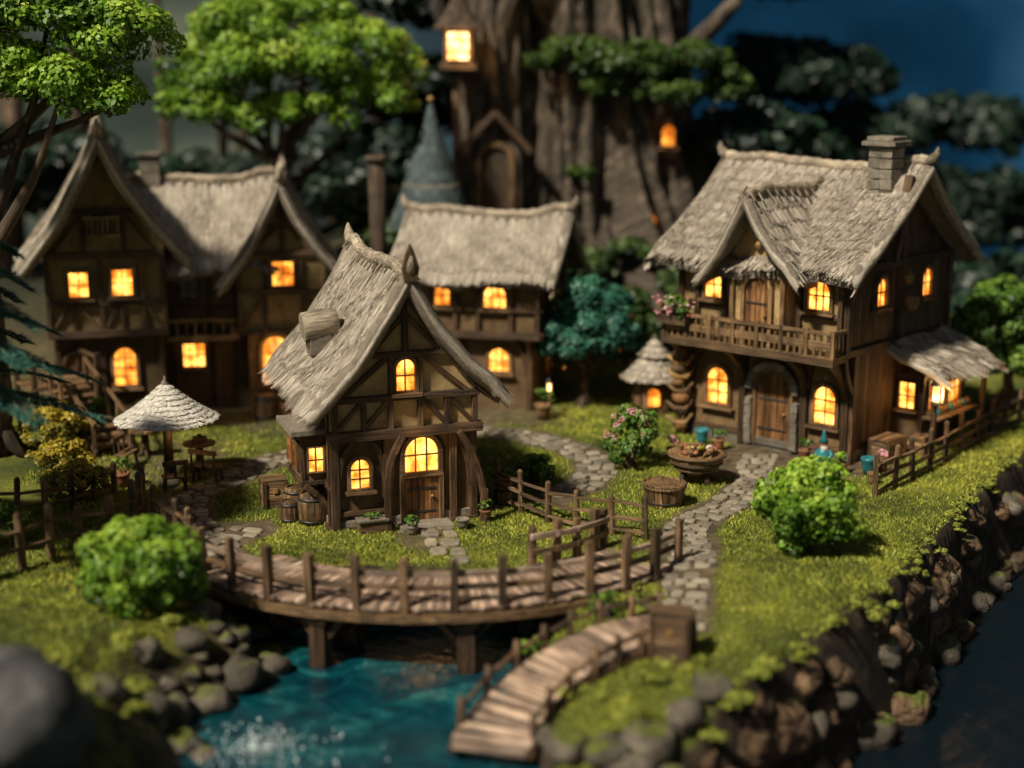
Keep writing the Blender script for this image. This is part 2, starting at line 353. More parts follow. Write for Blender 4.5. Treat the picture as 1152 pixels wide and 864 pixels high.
for i in range(420):
    a=random.random()*6.28;rr=abs(random.gauss(0,.62)); m.ball((-4.35+math.cos(a)*rr*1.3,22.1+math.sin(a)*rr,-1.19+abs(random.gauss(0,.08))*(1.4-min(rr,1.3))),random.uniform(.005,.018)*(1 if random.random()<.9 else 1.6),DROP,n=4,rv=1)
m.build('water_spray')
# cliff ribbon
cl=catmull([(p[0],p[1],0) for p in MOAT[1:12]],.11); n=len(cl); K=40; V=[];rvv=[]
for i,p in enumerate(cl):
    t=(cl[min(i+1,n-1)]-cl[max(i-1,0)]).normalized(); nr=Vector((t.y,-t.x,0))
    top=gz(p.x-nr.x*.25,p.y-nr.y*.25)
    for k in range(K):
        f=k/(K-1); z=top+.0-f*(top+3.3)
        q=Vector((p.x,p.y,z)); c=Vector((p.x*1.0,p.y*1.0,z*1.1))*.95
        dd,pp=noise.voronoi(c); cr=min(.3,dd[1]-dd[0]); h=noise.cell(pp[0]*7.3)
        o=-.2+.32*f+.65*cr*min(1,f*4+.2)+.28*h*min(1,f*5)+.24*noise.noise(q*1.1)*min(1,f*4+.3)+.08*noise.noise(q*4)+.035*noise.noise(q*10)
        V.append(q+nr*o); rvv.append(.15+.8*h)
V=np.array([tuple(v) for v in V]); ii=np.arange(n*K).reshape(n,K)
F=np.stack([ii[:-1,:-1],ii[:-1,1:],ii[1:,1:],ii[1:,:-1]],-1).reshape(-1,4)
np_mesh('rock_cliff',V,F,CLIFF,rv=rvv,lc=V)
def rock(m,c,s,mat=ROCK,q=1.0):
    o=Vector((random.random()*90,random.random()*90,random.random()*90)); n=14;vs=[]
    a0=random.random()*6.28
    for i in range(n+1):
        for k in range(18):
            th=math.pi*i/n;ph=2*math.pi*k/18+a0; d=Vector((math.sin(th)*math.cos(ph),math.sin(th)*math.sin(ph),math.cos(th)))
            vd,_=noise.voronoi(d*.9+o); r=.84+.36*noise.noise(d*1.0+o)*q+.28*min(.5,vd[1]-vd[0])*q+.06*noise.noise(d*4+o)
            vs.append((c[0]+d.x*r*s[0],c[1]+d.y*r*s[1],c[2]+d.z*r*s[2]))
    fs=[]
    for i in range(n):
        for k in range(18):
            a=i*18+k;b=i*18+(k+1)%18; fs.append((a,a+18,b+18,b))
    m.add(vs,fs,mat,smooth=True,lc=[tuple(v) for v in vs])
m=MB()
for (x,y,s) in [(-5.0,24.6,.5),(-4.6,25.3,.42),(-5.4,23.8,.5),(-5.9,23.2,.42),(-5.3,25.5,.45),(-4.5,24.5,.3),(-5.9,24.4,.4),(-6.2,22.5,.5),(-4.9,26.2,.5),(-5.6,22.3,.45),(-6.5,23.7,.36),(-3.9,25.5,.3),(-5.9,25.4,.4),(-5.2,27.3,.5),(-4.3,27.7,.4),(-3.2,27.7,.35),(-2.0,27.7,.35),(-.8,27.6,.35),(.4,27.4,.35),(1.1,26.7,.4),(.9,25.9,.4),(-.1,25.2,.32),(-6.7,21.7,.5),(-5.2,21.9,.4),(.7,25.2,.3)]:
    rock(m,(x,y,min(gz(x,y),-.35)+s*.1 if y>27 else gz(x,y)+s*.12),(s*random.uniform(.7,1),s*random.uniform(.7,1),s*random.uniform(.55,.8)))
for i in range(60):
    a=random.random(); x=-5.2+random.gauss(0,.6);y=22+5*a; z=gz(x,y); s=random.uniform(.1,.22)
    if -1.3<z<-.15: rock(m,(x,y,z+s*.2),(s,s,s*.7))
m.build('river_rocks')
m=MB()
for i in range(60):
    f=random.random(); k=int(f*(len(cl)*.6)); p=cl[k]; t=(cl[k+1]-cl[k]).normalized(); nr=Vector((t.y,-t.x,0)); s=random.uniform(.28,.6)
    up=random.random()<.35; o=random.uniform(.1,.2) if up else random.uniform(.3,.55); rock(m,(p.x+nr.x*o,p.y+nr.y*o,random.uniform(-2.3,-.9) if up else MZ+s*.2),(s*.8,s*.8,s*.75),CLIFF if random.random()<.7 else ROCK)
for (x,y,s) in [(.9,21.3,.4),(1.5,21.2,.45),(2.2,21.5,.5),(2.9,22.0,.45),(3.4,22.5,.4),(.5,21.9,.3),(1.9,21.0,.5)]:
    rock(m,(x,y,gz(x,y)+s*.1),(s,s,s*.7))
m.build('shore_rocks')
DROCK=rough_mat('dark_boulder_rock',[(.3,(.02,.02,.02)),(.5,(.06,.06,.06)),(.72,(.16,.16,.16))],scale=1.8,bs=1.0,bd=.12)
m=MB(); rock(m,(-7.45,19.5,gz(-7.4,19.5)+.45),(.95,.95,1.15),DROCK,1.6); m.build('boulder')
def stones(name,path,width,mat,sz=.36):
    m=MB(); L=[0]
    for a,b in zip(path[:-1],path[1:]): L.append(L[-1]+(b-a).length)
    def at(d):
        for i in range(len(L)-1):
            if L[i+1]>=d:
                f=(d-L[i])/(L[i+1]-L[i]); return path[i].lerp(path[i+1],f),(path[i+1]-path[i]).normalized()
        return path[-1],(path[-1]-path[-2]).normalized()
    d=0;row=0;na=max(2,round(width/sz))
    while d<L[-1]:
        st=sz*random.uniform(.6,1.05); p,t=at(d); nr=Vector((t.y,-t.x,0)); wob=random.uniform(-.07,.07)
        cuts=[-.5]+[(i+1)/na-.5+random.uniform(-.1,.1)/na*2+(.25/na if row%2 else -.25/na) for i in range(na-1)]+[.5]
        for a,b in zip(cuts[:-1],cuts[1:]):
            if random.random()<.05: continue
            cx=(a+b)/2*width+wob; wx=(b-a)*width*.5; c=p+nr*cx+t*random.uniform(-.04,.04); K=9; vs=[];z0=gz(c.x,c.y)
            for lvl,(sc,dz) in enumerate([(1,-.04),(.96,.025),(.82,.045)]):
                random.seed(int(c.x*977+c.y*131))
                for k in range(K):
                    an=2*math.pi*k/K; ca,sa=math.cos(an),math.sin(an); e=.55
                    ux=math.copysign(abs(ca)**e,ca)*wx*.95*random.uniform(.82,1.05); uy=math.copysign(abs(sa)**e,sa)*st*.48*random.uniform(.8,1.05)
                    q=c+nr*ux*sc+t*uy*sc; vs.append((q.x,q.y,z0+dz))
            fs=[(i*K+k,i*K+(k+1)%K,(i+1)*K+(k+1)%K,(i+1)*K+k) for i in range(2) for k in range(K)]+[tuple(range(2*K,3*K))]
            random.seed(int(d*1000+cx*77)); m.add(vs,fs,mat)
        d+=st*1.0; row+=1
    return m.build(name)
stones('stone_path',PATH1,1.0,PAVE); stones('stone_path',PATH2,1.05,PAVE); stones('stone_path',PATH3,.9,PAVE)
stones('stone_steps',catmull([(-1.75,30.75,0),(-1.55,29.9,0),(-1.35,28.8,0),(-1.25,28.0,0)],.3),.85,PAVE,.6)
random.seed(11)
def grass(name,x0,x1,y0,y1,n,hh,mat):
    x=rng.uniform(x0,x1,n);y=rng.uniform(y0,y1,n); z=H(x,y); d=np.minimum(np.minimum(pld(x,y,PL[0]),pld(x,y,PL[1])),pld(x,y,PL[2]))
    dm=dirtmask(x,y,d); e=.08; sl=np.hypot(H(x+e,y)-z,H(x,y+e)-z)/e
    k=(z>-.75)&(dm<rng.uniform(.15,.75,n))&(sl<rng.uniform(.5,1.1,n)); x,y,z,=x[k],y[k],z[k]; n=len(x)
    a=rng.uniform(0,6.28,n); h=hh*rng.uniform(.5,1.3,n)*(1+1.0*fbm(x*.8,y*.8)); wd=.018*rng.uniform(.7,1.4,n); lx=rng.normal(0,.5,n)*h; ly=rng.normal(0,.5,n)*h
    V=np.empty((n,3,3)); V[:,0]=np.stack([x-np.cos(a)*wd,y-np.sin(a)*wd,z-.01],-1); V[:,1]=np.stack([x+np.cos(a)*wd,y+np.sin(a)*wd,z-.01],-1); V[:,2]=np.stack([x+lx,y+ly,z+h],-1)
    rv=np.clip(.5+1.2*fbm(x*.5+5,y*.5)+1.0*fbm(x*2.5,y*2.5,2)+rng.normal(0,.2,n),0,1)
    np_mesh(name,V.reshape(-1,3),np.arange(n*3).reshape(-1,3),mat,rv=np.repeat(rv,3))
grass('grass',-11,14,19,33,190000,.062,GRASSB); grass('grass',-12,15,33,44,80000,.08,GRASSB)
# ------------------------------------------------------------------ foliage
def unit(v): return v/np.maximum(1e-6,np.linalg.norm(v,axis=-1,keepdims=True))
def leafquads(P,N,s):
    n=len(P); t=unit(np.cross(N,rng.normal(size=(n,3)))); b=np.cross(N,t); s=s[:,None]
    V=np.stack([P-t*s*.62,P+b*s*.42+N*s*.12,P+t*s*.62-N*s*.1,P-b*s*.42+N*s*.12],1)
    return V.reshape(-1,3),np.arange(n*4).reshape(-1,4)
def crown(name,pads,mat,leaf=.14,dens=1.0,parent=None,sub=26,subr=.36,flat=.75,low=-.35,jitn=.4):
    Ps=[];Ns=[];Rv=[]
    for (c,r) in pads:
        c=np.array(c);r=np.array(r); m=sub
        d=unit(rng.normal(size=(m,3))); d[:,2]=np.where(d[:,2]<low,-d[:,2],d[:,2]); sc=c+d*r*rng.uniform(.6,.98,(m,1)); sr=subr*r.mean()*rng.uniform(.5,1.3,m)
        for j in range(m):
            k=int(dens*34*(sr[j]/leaf)**2*.35)+4; tone=.2*rng.normal()
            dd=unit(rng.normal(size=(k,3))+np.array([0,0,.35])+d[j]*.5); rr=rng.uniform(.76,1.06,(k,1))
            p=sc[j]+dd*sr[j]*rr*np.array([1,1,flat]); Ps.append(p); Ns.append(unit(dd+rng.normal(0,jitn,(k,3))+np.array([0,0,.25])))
            Rv.append(np.clip(.42+tone*.7+.3*dd[:,2]*rr[:,0]+.12*d[j][2]+rng.normal(0,.12,k),0,1))  # bright tops and dark undersides shaded into leaf tone, plus random variation
    P=np.concatenate(Ps);N=np.concatenate(Ns);rv=np.concatenate(Rv)
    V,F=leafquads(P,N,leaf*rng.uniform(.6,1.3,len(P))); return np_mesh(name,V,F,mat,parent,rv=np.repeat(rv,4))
def limb(m,a,b,r0,r1,mat=BARK,bend=.3,n=8,nn=9):
    a=Vector(a);b=Vector(b);pts=[];rs=[]; o=Vector((random.uniform(-1,1),random.uniform(-1,1),random.uniform(-.3,.3)))*bend
    for i in range(nn):
        t=i/(nn-1); pts.append(a.lerp(b,t)+o*math.sin(math.pi*t)+Vector((noise.noise(a+Vector((t*3,0,0))),noise.noise(b+Vector((0,t*3,0))),0))*bend*.35*math.sin(math.pi*t)); rs.append(r0+(r1-r0)*t**.8)
    m.tube(pts,rs,mat,n,jit=.1); return pts
def tree(name,base_,top,r,pads,mat,leaf,dens=1.0,bark=BARK,sub=30,extra=None,bend=.4,subr=.40):
    e=empty(name,base_); bx,by,bz=base_; m=MB(); B=Vector(base_)
    tp=limb(m,(0,0,-.3),Vector(top)-B,r,r*.5,bark,bend,12,14)
    for k in range(6):
        a=k*1.05+random.random(); m.tube([(math.cos(a)*r*2.0,math.sin(a)*r*2.0,-.1),(math.cos(a)*r,math.sin(a)*r,r*.6),(0,0,r*2.2)],[r*.18,r*.42,r*.5],bark,7,jit=.1)
    lp=[]
    for c,rr in pads:
        L=Vector(c)-B; lp.append((tuple(L),rr)); st=tp[random.randint(8,12)]; limb(m,st,L+Vector((0,0,-rr[2]*.3)),r*.42,r*.1,bark,.3)
        for q in range(3):
            d=Vector((random.uniform(-1,1)*rr[0],random.uniform(-1,1)*rr[1],random.uniform(-.2,.6)*rr[2]))*.75; limb(m,L+Vector((0,0,-rr[2]*.3)),L+d,r*.13,r*.03,bark,.2,6,6)
    m.build('trunk',e); crown('foliage',lp,mat,leaf,dens,e,sub,subr)
    if extra: extra(e,lp)
    return e
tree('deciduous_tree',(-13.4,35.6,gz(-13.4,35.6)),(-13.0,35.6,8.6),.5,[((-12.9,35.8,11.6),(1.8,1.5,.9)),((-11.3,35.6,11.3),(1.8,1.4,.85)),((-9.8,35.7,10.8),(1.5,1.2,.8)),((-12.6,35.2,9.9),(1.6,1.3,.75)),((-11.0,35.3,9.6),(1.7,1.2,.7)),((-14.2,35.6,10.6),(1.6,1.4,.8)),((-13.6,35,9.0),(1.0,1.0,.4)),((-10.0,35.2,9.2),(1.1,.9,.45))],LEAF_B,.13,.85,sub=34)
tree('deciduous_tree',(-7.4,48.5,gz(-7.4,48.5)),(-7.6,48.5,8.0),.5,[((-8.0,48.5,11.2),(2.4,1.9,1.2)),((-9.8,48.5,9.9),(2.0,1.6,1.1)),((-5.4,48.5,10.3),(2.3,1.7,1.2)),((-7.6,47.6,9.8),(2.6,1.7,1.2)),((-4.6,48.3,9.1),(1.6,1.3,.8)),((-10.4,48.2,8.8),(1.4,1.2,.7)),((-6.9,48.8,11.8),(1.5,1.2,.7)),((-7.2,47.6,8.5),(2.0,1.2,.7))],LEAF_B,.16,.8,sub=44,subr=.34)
tree('deciduous_tree',(14.6,41.5,gz(14.6,41.5)),(14.5,41.5,2.0),.22,[((14.3,41.4,2.7),(1.1,1.0,.8)),((15.4,41.4,2.4),(1.0,1.0,.8)),((13.6,41.2,1.7),(.8,.8,.6)),((14.8,41.0,1.5),(1.0,.8,.6)),((14.6,41.6,3.3),(.9,.8,.6))],LEAF_M,.15,1.2)
def fruits(e,lp):
    m=MB()
    for c,r in lp:
        for i in range(9):
            d=Vector((random.gauss(0,1),random.gauss(0,1)-.6,random.gauss(0,1))).normalized(); m.ball((c[0]+d.x*r[0]*1.15,c[1]+d.y*r[1]*1.15,c[2]+d.z*r[2]*1.05),.045,FLOWO,n=6)
    m.build('fruit',e)
tree('fruit_tree',(2.25,42.6,gz(2.25,42.6)),(2.25,42.6,1.4),.2,[((2.25,42.6,2.75),(1.25,1.2,1.0)),((1.5,42.4,2.1),(.85,.9,.8)),((3.0,42.4,2.1),(.9,.9,.8)),((2.25,42.1,1.9),(1.1,.8,.75))],LEAF_T,.15,1.4,extra=fruits,bend=.1,sub=34)
def bush(name,x,y,r,mat,leaf=.1,dens=1.,lift=.35,sub=34,stem=True,dz=0,low=-.35,subr=.3):
    z=gz(x,y)+dz; e=empty(name,(x,y,z)); m=MB()
    if stem:
        for k in range(6):
            a=k*1.05; m.tube([(math.cos(a)*.13,math.sin(a)*.13,-.08),(math.cos(a)*.06,math.sin(a)*.06,.18),(math.cos(a)*r[0]*.35,math.sin(a)*r[1]*.35,lift+r[2]*.8)],[.07,.06,.02],BARK,6)
        m.build('stems',e)
    crown('foliage',[((0,0,lift+r[2]*.85),r)],mat,leaf,dens,e,sub,subr,.9,low); return e
bush('round_bush',6.15,28.4,(1.08,1.06,.84),LEAF_B,.105,.9,.28,110,low=-.85,subr=.27)
bush('round_bush',-6.9,25.2,(1.12,1.02,.76),LEAF_B,.105,.9,.2,100,low=-.85,subr=.27)
bush('garden_shrub',.55,33.7,(.5,.45,.4),LEAF_M,.09,1.4,.1,30,low=-.7)
bush('yellow_bush',-12.0,36.0,(1.0,.8,.55),LEAF_Y,.09,1.2,.1,34)
bush('yellow_bush',-10.3,32.2,(.85,.7,.45),LEAF_Y,.08,1.2,.05,34)
bush('yellow_bush',-11.2,34.0,(.8,.7,.45),LEAF_Y,.08,1.2,.05,30)
bush('garden_shrub',-11.2,28.6,(.9,.7,.5),LEAF_M,.1,1.2,.1,30)
bush('garden_shrub',-11.6,38.0,(.7,.6,.5),LEAF_M,.1,1.0,.1,26)
bush('garden_shrub',.35,25.1,(.22,.22,.38),LEAF_B,.08,1.0,.2,14)
bush('garden_shrub',1.75,25.2,(.35,.25,.22),LEAF_M,.08,1.0,.05,14)
e=bush('flowering_plant',3.05,35.4,(.62,.6,.8),LEAF_M,.12,.9,.15,36,low=-.7)
m=MB()
for i in range(26):
    d=Vector((random.gauss(0,1),random.gauss(0,1)-.4,abs(random.gauss(0,1))+.1)).normalized(); c=Vector((d.x*.62,d.y*.6,.8+d.z*.83))
    for k in range(5):
        a=k*1.257; p=c+Vector((math.cos(a)*.05,0,math.sin(a)*.05)); m.ball(tuple(p),.035,FLOWP,sq=.6,n=5,rv=random.random())
m.build('flowers',e)
pads=[]
for i in range(70):
    k=int(random.random()*(len(cl)*.62)); p=cl[k]; t=(cl[k+1]-cl[k]).normalized(); nr=Vector((t.y,-t.x,0)); o=random.gauss(-.12,.16); r_=random.uniform(.1,.3)
    x=p.x+nr.x*o;y=p.y+nr.y*o; pads.append(((x,y,gz(p.x-nr.x*.3,p.y-nr.y*.3)-.1-max(0,o)*1.2),(r_,r_,r_*.4)))
for (x,y) in [(-6.9,23.6),(-7.6,22.3),(-6.3,24.9),(-6.6,22.7),(-7.2,21.3),(-5.9,26.3),(-8.1,20.8),(-6.3,21.6),(1.4,22.6),(2.3,22.6),(.9,22.9),(1.9,21.9),(2.9,23.0),(1.4,25.4),(2.2,25.6),(2.6,26.4)]:
    r_=random.uniform(.3,.5); pads.append(((x,y,gz(x,y)-.03),(r_,r_,r_*.35)))
crown('moss_cushions',pads,MOSS,.05,.9,None,9,.5,.6)
# ------------------------------------------------------------------ conifer at left edge
FXX,FYY=-11.8,28.2
e=empty('fir_tree',(FXX,FYY,gz(FXX,FYY))); m=MB(); limb(m,(0,0,-.3),(0.1,0,7.6),.26,.05,BARK,.1,10,12)
P=[];N=[];D=[]
for i in range(54):
    z=3.4+4.2*(i/54); a=i*2.4+random.random()*.5; L=(4.9-z*.45)*random.uniform(.8,1.05)
    d=Vector((math.cos(a),math.sin(a),0)); pts=[Vector((0,0,z))+d*L*t+Vector((0,0,.25*t-1.0*t*t)) for t in [k/10 for k in range(11)]]
    m.tube(pts,[.05*(1-k/11)+.008 for k in range(11)],BARK,5)
    sd=Vector((-d.y,d.x,0))
    for k in range(46):
        t=.12+.88*k/46; b0=pts[int(t*9.9)].lerp(pts[min(10,int(t*9.9)+1)],t*9.9%1)
        for s in(-1,1):
            tl=.75*(1.05-t)+.18; dr=(d*.75+sd*s*.8+Vector((0,0,-.28))).normalized()
            for q in range(5):
                P.append(b0+dr*tl*(q+.5)/5); D.append(dr); N.append(Vector((random.gauss(0,.3),random.gauss(0,.3),1)))
m.build('trunk',e)
P=np.array([tuple(p) for p in P]);D=np.array([tuple(p) for p in D]);N=unit(np.array([tuple(p) for p in N])); D=unit(D+rng.normal(0,.22,D.shape)); Bn=np.cross(N,D)
s=.13; V=np.stack([P-D*s,P+Bn*.03,P+D*s,P-Bn*.03],1).reshape(-1,3)
np_mesh('needles',V,np.arange(len(V)).reshape(-1,4),LEAF_F,e,rv=np.repeat(np.clip(rng.normal(.5,.22,len(P)),0,1),4))
# ------------------------------------------------------------------ building parts
def contour(w,h,arch,n=12):
    if not arch: return [(-w/2,0),(w/2,0),(w/2,h),(-w/2,h)]
    ah=min(w/2,h*.5); pts=[(-w/2,0),(w/2,0)]
    for i in range(n+1):
        a=math.pi*i/n; pts.append((w/2*math.cos(a),h-ah+ah*math.sin(a)))
    return pts
def window(A,M,w,h,arch=True,lit=GLOW,t=.08,mat=TIMB,cols=2,rows=2,sill=True):
    o=contour(w+2*t,h+t*1.6,arch); o=[(p[0],p[1]-t*.6) for p in o]; i=contour(w,h,arch)
    A['fr'].ring(o,i,-.12,.02,mat,M)
    A['gl'].prism(i,-.025,.03,lit,M)
    for k in range(1,cols): 
        x=-w/2+w*k/cols; A['fr'].box((x,-.045,h*.49),(.038,.03,h*.96),mat,M,j=.002)
    for k in range(1,rows): A['fr'].box((0,-.047,h*k/rows*.95),(w,.03,.036),mat,M,j=.002)
    if sill: A['fr'].box((0,-.13,-t*1.1),(w+3.4*t,.18,.07),mat,M)
def door(A,M,w,h,t=.1,mat=DOORW,fm=TIMBL,stone=False):
    o=contour(w+2*t,h+t,True); i=contour(w,h,True); A['fr'].ring(o,i,-.14,.03,fm,M)
    n=5;ah=w/2
    def top(x): return h-ah+ah*math.sqrt(max(0,1-(x/(w/2))**2))
    for k in range(n):
        a=-w/2+w*k/n+.008;b=-w/2+w*(k+1)/n-.008; xs_=[a,(a+b)/2,b]
        A['dr'].prism([(a,.0),(b,.0)]+[(x,top(x)*.995) for x in reversed(xs_)],-.05,.02,mat,M)
    for z in (h*.22,h*.62): A['fr'].box((-.02,-.062,z),(w*.86,.02,.06),IRON,M)
    A['fr'].ball((w*.33,-.1,h*.45),.045,BRASS,M)
    if stone:
        R_=w/2+t+.09
        for z in [k*.26+.13 for k in range(int((h-ah)/.26))]:
            for s in(-1,1): A['st'].box((s*R_,-.1,z),(.2,.28,.25),STONE,M,j=.02)
        nn=9
        for k in range(nn):
            a=math.pi*(k+.5)/nn; q=Matrix.Rotation(-(a-math.pi/2),3,'Y'); A['st'].box((R_*math.cos(a),-.1,h-ah+R_*math.sin(a)),(.27,.28,.2),STONE,M,q,.02)
def arcbrace(A,M,x0,z0,x1,z1,w=.14,d=.12,y=-.06,bulge=.25,mat=TIMB):
    a=Vector((x0,0,z0));b=Vector((x1,0,z1));n=Vector((-(z1-z0),0,x1-x0)).normalized(); pr=None
    for k in range(7):
        t=k/6; p=a.lerp(b,t)+n*bulge*math.sin(math.pi*t); 
        if pr is not None:
            e_=(p-pr).normalized()*.03; A['ti'].beam(pr+Vector((0,y,0))-e_,p+Vector((0,y,0))+e_,w,d+random.uniform(0,.008),mat,M,rv=.5,j=.003)
        pr=p
def roofz(x,run,ez,rz,fl=.35):
    v=1-abs(x)/run; return ez+(rz-ez)*((1-fl)*v+fl*v*v)
def gablepoly(hw,zb,run,ez,rz,fl=.35,drop=.22,n=8):
    pts=[(-hw,zb),(hw,zb)]
    for i in range(n+1):
        x=hw-2*hw*i/n; pts.append((x,roofz(x,run,ez,rz,fl)-drop))
    return pts
def thatch(e,name,M,run,y0,y1,ez,rz,fl=.35,sag=.25,tilt=0,thick=.3,peak=.25,rows=0,n=5000,horn=True,sides=(-1,1),w=.03,mat=THATCH,ridge=True,vr=.16):
    Mn=np.array(M)
    def S(s,u,v):
        u=np.asarray(u,float);v=np.asarray(v,float)
        y=y0+(y1-y0)*u+peak*np.clip(v,0,1)*(2*u-1); g=(1-fl)*v+fl*v*v
        zr=rz+sag*(2*u-1)**2+tilt*u; ee=ez+.10*np.sin(u*7+s)*.5
        z=ee+(zr-ee)*g+.04*np.sin(u*23+v*5+s)*np.sin(v*11+u*3)+.05*np.sin(u*9+v*3+s*2)
        z=z-.10*np.clip(1-v/.07,0,1)**2
        z=z-.09*(np.clip(1-u/.035,0,1)**2+np.clip(1-(1-u)/.035,0,1)**2)
        return np.stack([s*run*(1-v)*(1+.02*np.sin(u*5)),y,z],-1)
    def X(P): return P@Mn[:3,:3].T+Mn[:3,3]
    nu,nv=50,20; LS=math.hypot(run,rz-ez)
    VV=[];FF=[];o=0
    for s in sides:
        u,v=np.meshgrid(np.linspace(0,1,nu),np.linspace(0,1,nv)); t=S(s,u,v); b=t.copy(); b[...,2]-=thick; b[...,0]-=s*.03
        G=np.concatenate([t.reshape(-1,3),b.reshape(-1,3)]); ii=np.arange(nu*nv).reshape(nv,nu); q=lambda a,b_,c,d: np.stack([a,b_,c,d],-1).reshape(-1,4)
        k=nu*nv; f=[q(ii[:-1,:-1],ii[:-1,1:],ii[1:,1:],ii[1:,:-1]),q(ii[:-1,:-1]+k,ii[1:,:-1]+k,ii[1:,1:]+k,ii[:-1,1:]+k)]
        for ed in (ii[0,:],ii[-1,:],ii[:,0],ii[:,-1]): f.append(q(ed[:-1],ed[1:],ed[1:]+k,ed[:-1]+k))
        VV.append(G);FF.append(np.concatenate(f)+o);o+=2*k
    V=X(np.concatenate(VV)); np_mesh(name,V,np.concatenate(FF),THB,e,rv=np.full(len(V),.5),lc=V,smooth=False)
    Q=[];RV=[]
    for s in sides:
        u=rng.uniform(-.005,1.005,n); v=rng.uniform(.0,1.0,n)**.95; ln=rng.uniform(.28,.6,n)
        if rows: 
            v=(np.floor(v*rows)+1)/rows+rng.normal(0,.012,n)-.0; ln=rng.uniform(.85,1.12,n)*LS/rows
            v=np.where(rng.random(n)<.25,rng.uniform(0,1,n),v)
        lift=.03+(.05 if rows else .015)*rng.random(n)+.008*rng.random(n)
        dv=ln/LS; du=rng.normal(0,.005,n)
        A=S(s,u,np.minimum(v,1.0)); B=S(s,u+du,v-dv); e1=unit(B-A); U=unit(S(s,u+.01,v)-S(s,u-.01,v)); Nn=np.cross(U,e1); Nn=Nn*np.sign(Nn[:,2:3])
        tw=rng.normal(0,.3,(n,1)); U2=U+Nn*tw; ww=w*rng.uniform(.6,1.5,(n,1))*.5
        A=A+Nn*.012; B=B+Nn*lift[:,None]
        Q.append(np.stack([A-U2*ww,A+U2*ww,B+U2*ww*.6,B-U2*ww*.6],1)); 
        r=.52+.5*fbm(u*(y1-y0)*1.2+s*9,v*2.5+3)+rng.normal(0,.17,n); RV.append(np.clip(r,0,1))
        k=n//7; u=rng.uniform(0,1,k); A=S(s,u,np.full(k,.015)); A[:,2]-=rng.uniform(0,thick*.8,k); A[:,0]+=s*.01; L=rng.uniform(.05,.12,(k,1)); dr=np.stack([np.full(k,s*.7)+rng.normal(0,.15,k),rng.normal(0,.15,k),np.full(k,-.7)],-1)
        ww=w*rng.uniform(.6,1.3,(k,1))*.5; U=np.array([[0,1,0]]); B=A+dr*L; A=A-dr*.05; Q.append(np.stack([A-U*ww,A+U*ww,B+U*ww*.5,B-U*ww*.5],1)); RV.append(np.clip(rng.normal(.45,.2,k),0,1))
        for uu,sg in((0.,-1),(1.,1)):
            k=int(n*.16); v=rng.uniform(0.02,1.0,k); ph=rng.uniform(-1.25,1.9,k); ln=rng.uniform(.25,.5,k)/LS
            off=np.stack([np.zeros(k),sg*np.cos(ph)*vr*1.08,np.sin(ph)*vr*1.08-vr*.62],-1); A=S(s,np.full(k,uu),v)+off; B=S(s,np.full(k,uu),v-ln)+off*np.array([1,1.03,1])+np.array([0,0,.012])
            sd_=np.stack([np.zeros(k),-np.sin(ph)*sg,np.cos(ph)],-1); ww=w*rng.uniform(.6,1.3,(k,1))*.5
            Q.append(np.stack([A-sd_*ww,A+sd_*ww,B+sd_*ww*.6,B-sd_*ww*.6],1)); RV.append(np.clip(rng.normal(.5,.2,k),0,1))
    V=X(np.concatenate(Q).reshape(-1,3)); rv=np.repeat(np.concatenate(RV),4); np_mesh(name+'_straw',V,np.arange(len(V)).reshape(-1,4),mat,e,rv=rv)
    m=MB()
    for s in sides:
        for u in(0,1):
            pts=[Vector(S(s,u,v))-Vector((0,0,vr*.62)) for v in np.linspace(-.01,1,30)]; m.tube(pts,vr,THB,12,M,jit=.02,rv=.5)
    if ridge:
        k=int((y1-y0)*9); pts=[];rs=[]
        for i in range(k+1):
            u=i/k; p=Vector(S(1,u,1.0)); p.x=0; p.z+=.05; pts.append(p); rs.append(.12+.04*abs(math.sin(i*1.05)))
        pts[0].z+=.08;pts[-1].z+=.08
        m.tube(pts,rs,THROPE,9,M,jit=.07,rv=.7)
        for i in range(0,k,3):
            p=pts[i]; m.beam(p+Vector((-.26,0,-.2)),p+Vector((0,.0,.13)),.035,.04,THROPE,M,rv=.3); m.beam(p+Vector((.26,0,-.2)),p+Vector((0,.02,.13)),.035,.04,THROPE,M,rv=.3)
        if horn:
            for p,d in((pts[0],-1),(pts[-1],1)): m.tube([p+Vector((0,0,-.05)),p+Vector((0,d*.14,.06)),p+Vector((0,d*.22,.2)),p+Vector((0,d*.23,.36))],[.15,.14,.09,.02],THROPE,8,M)
    m.build(name+'_rope_edging',e); return S
def newA(): return {k:MB() for k in('wa','ti','fr','gl','dr','st','ex')}
def finish(A,e):
    for k,nm,bv in(('wa','walls',.0),('ti','timber_frame',.012),('fr','window_frames',.008),('gl','window_glass',0),('dr','door',.006),('st','stonework',.02),('ex','fittings',.008)): A[k].build(nm,e,bv)
def pl(name,loc,en,r=.12,col=(1,.55,.2),parent=None):
    l=bpy.data.lights.new(name,'POINT'); l.energy=en; l.color=col; l.shadow_soft_size=r; o=bpy.data.objects.new(name,l); o.location=loc; link(o,parent); return o
FR=lambda x,z,y=0: T(x,y,z)
RT=lambda y,z,x: T(x,y,z)@RZ(90)
LF=lambda y,z,x: T(x,y,z)@RZ(-90)
def lantern(m,c,s=1.0,M=None):
    x,y,z=c
    m.box((x,y,z),(.2*s,.2*s,.05*s),IRON,M,j=0); m.box((x,y,z+.2*s),(.15*s,.15*s,.3*s),LAMPG,M,j=0)
    for a in(-1,1):
        for b_ in(-1,1): m.box((x+a*.09*s,y+b_*.09*s,z+.2*s),(.025*s,.025*s,.36*s),IRON,M,j=0)
    m.lathe([(.17*s,.36*s),(.1*s,.46*s),(.03*s,.54*s),(.02*s,.6*s)],(x,y,z),IRON,8,M)
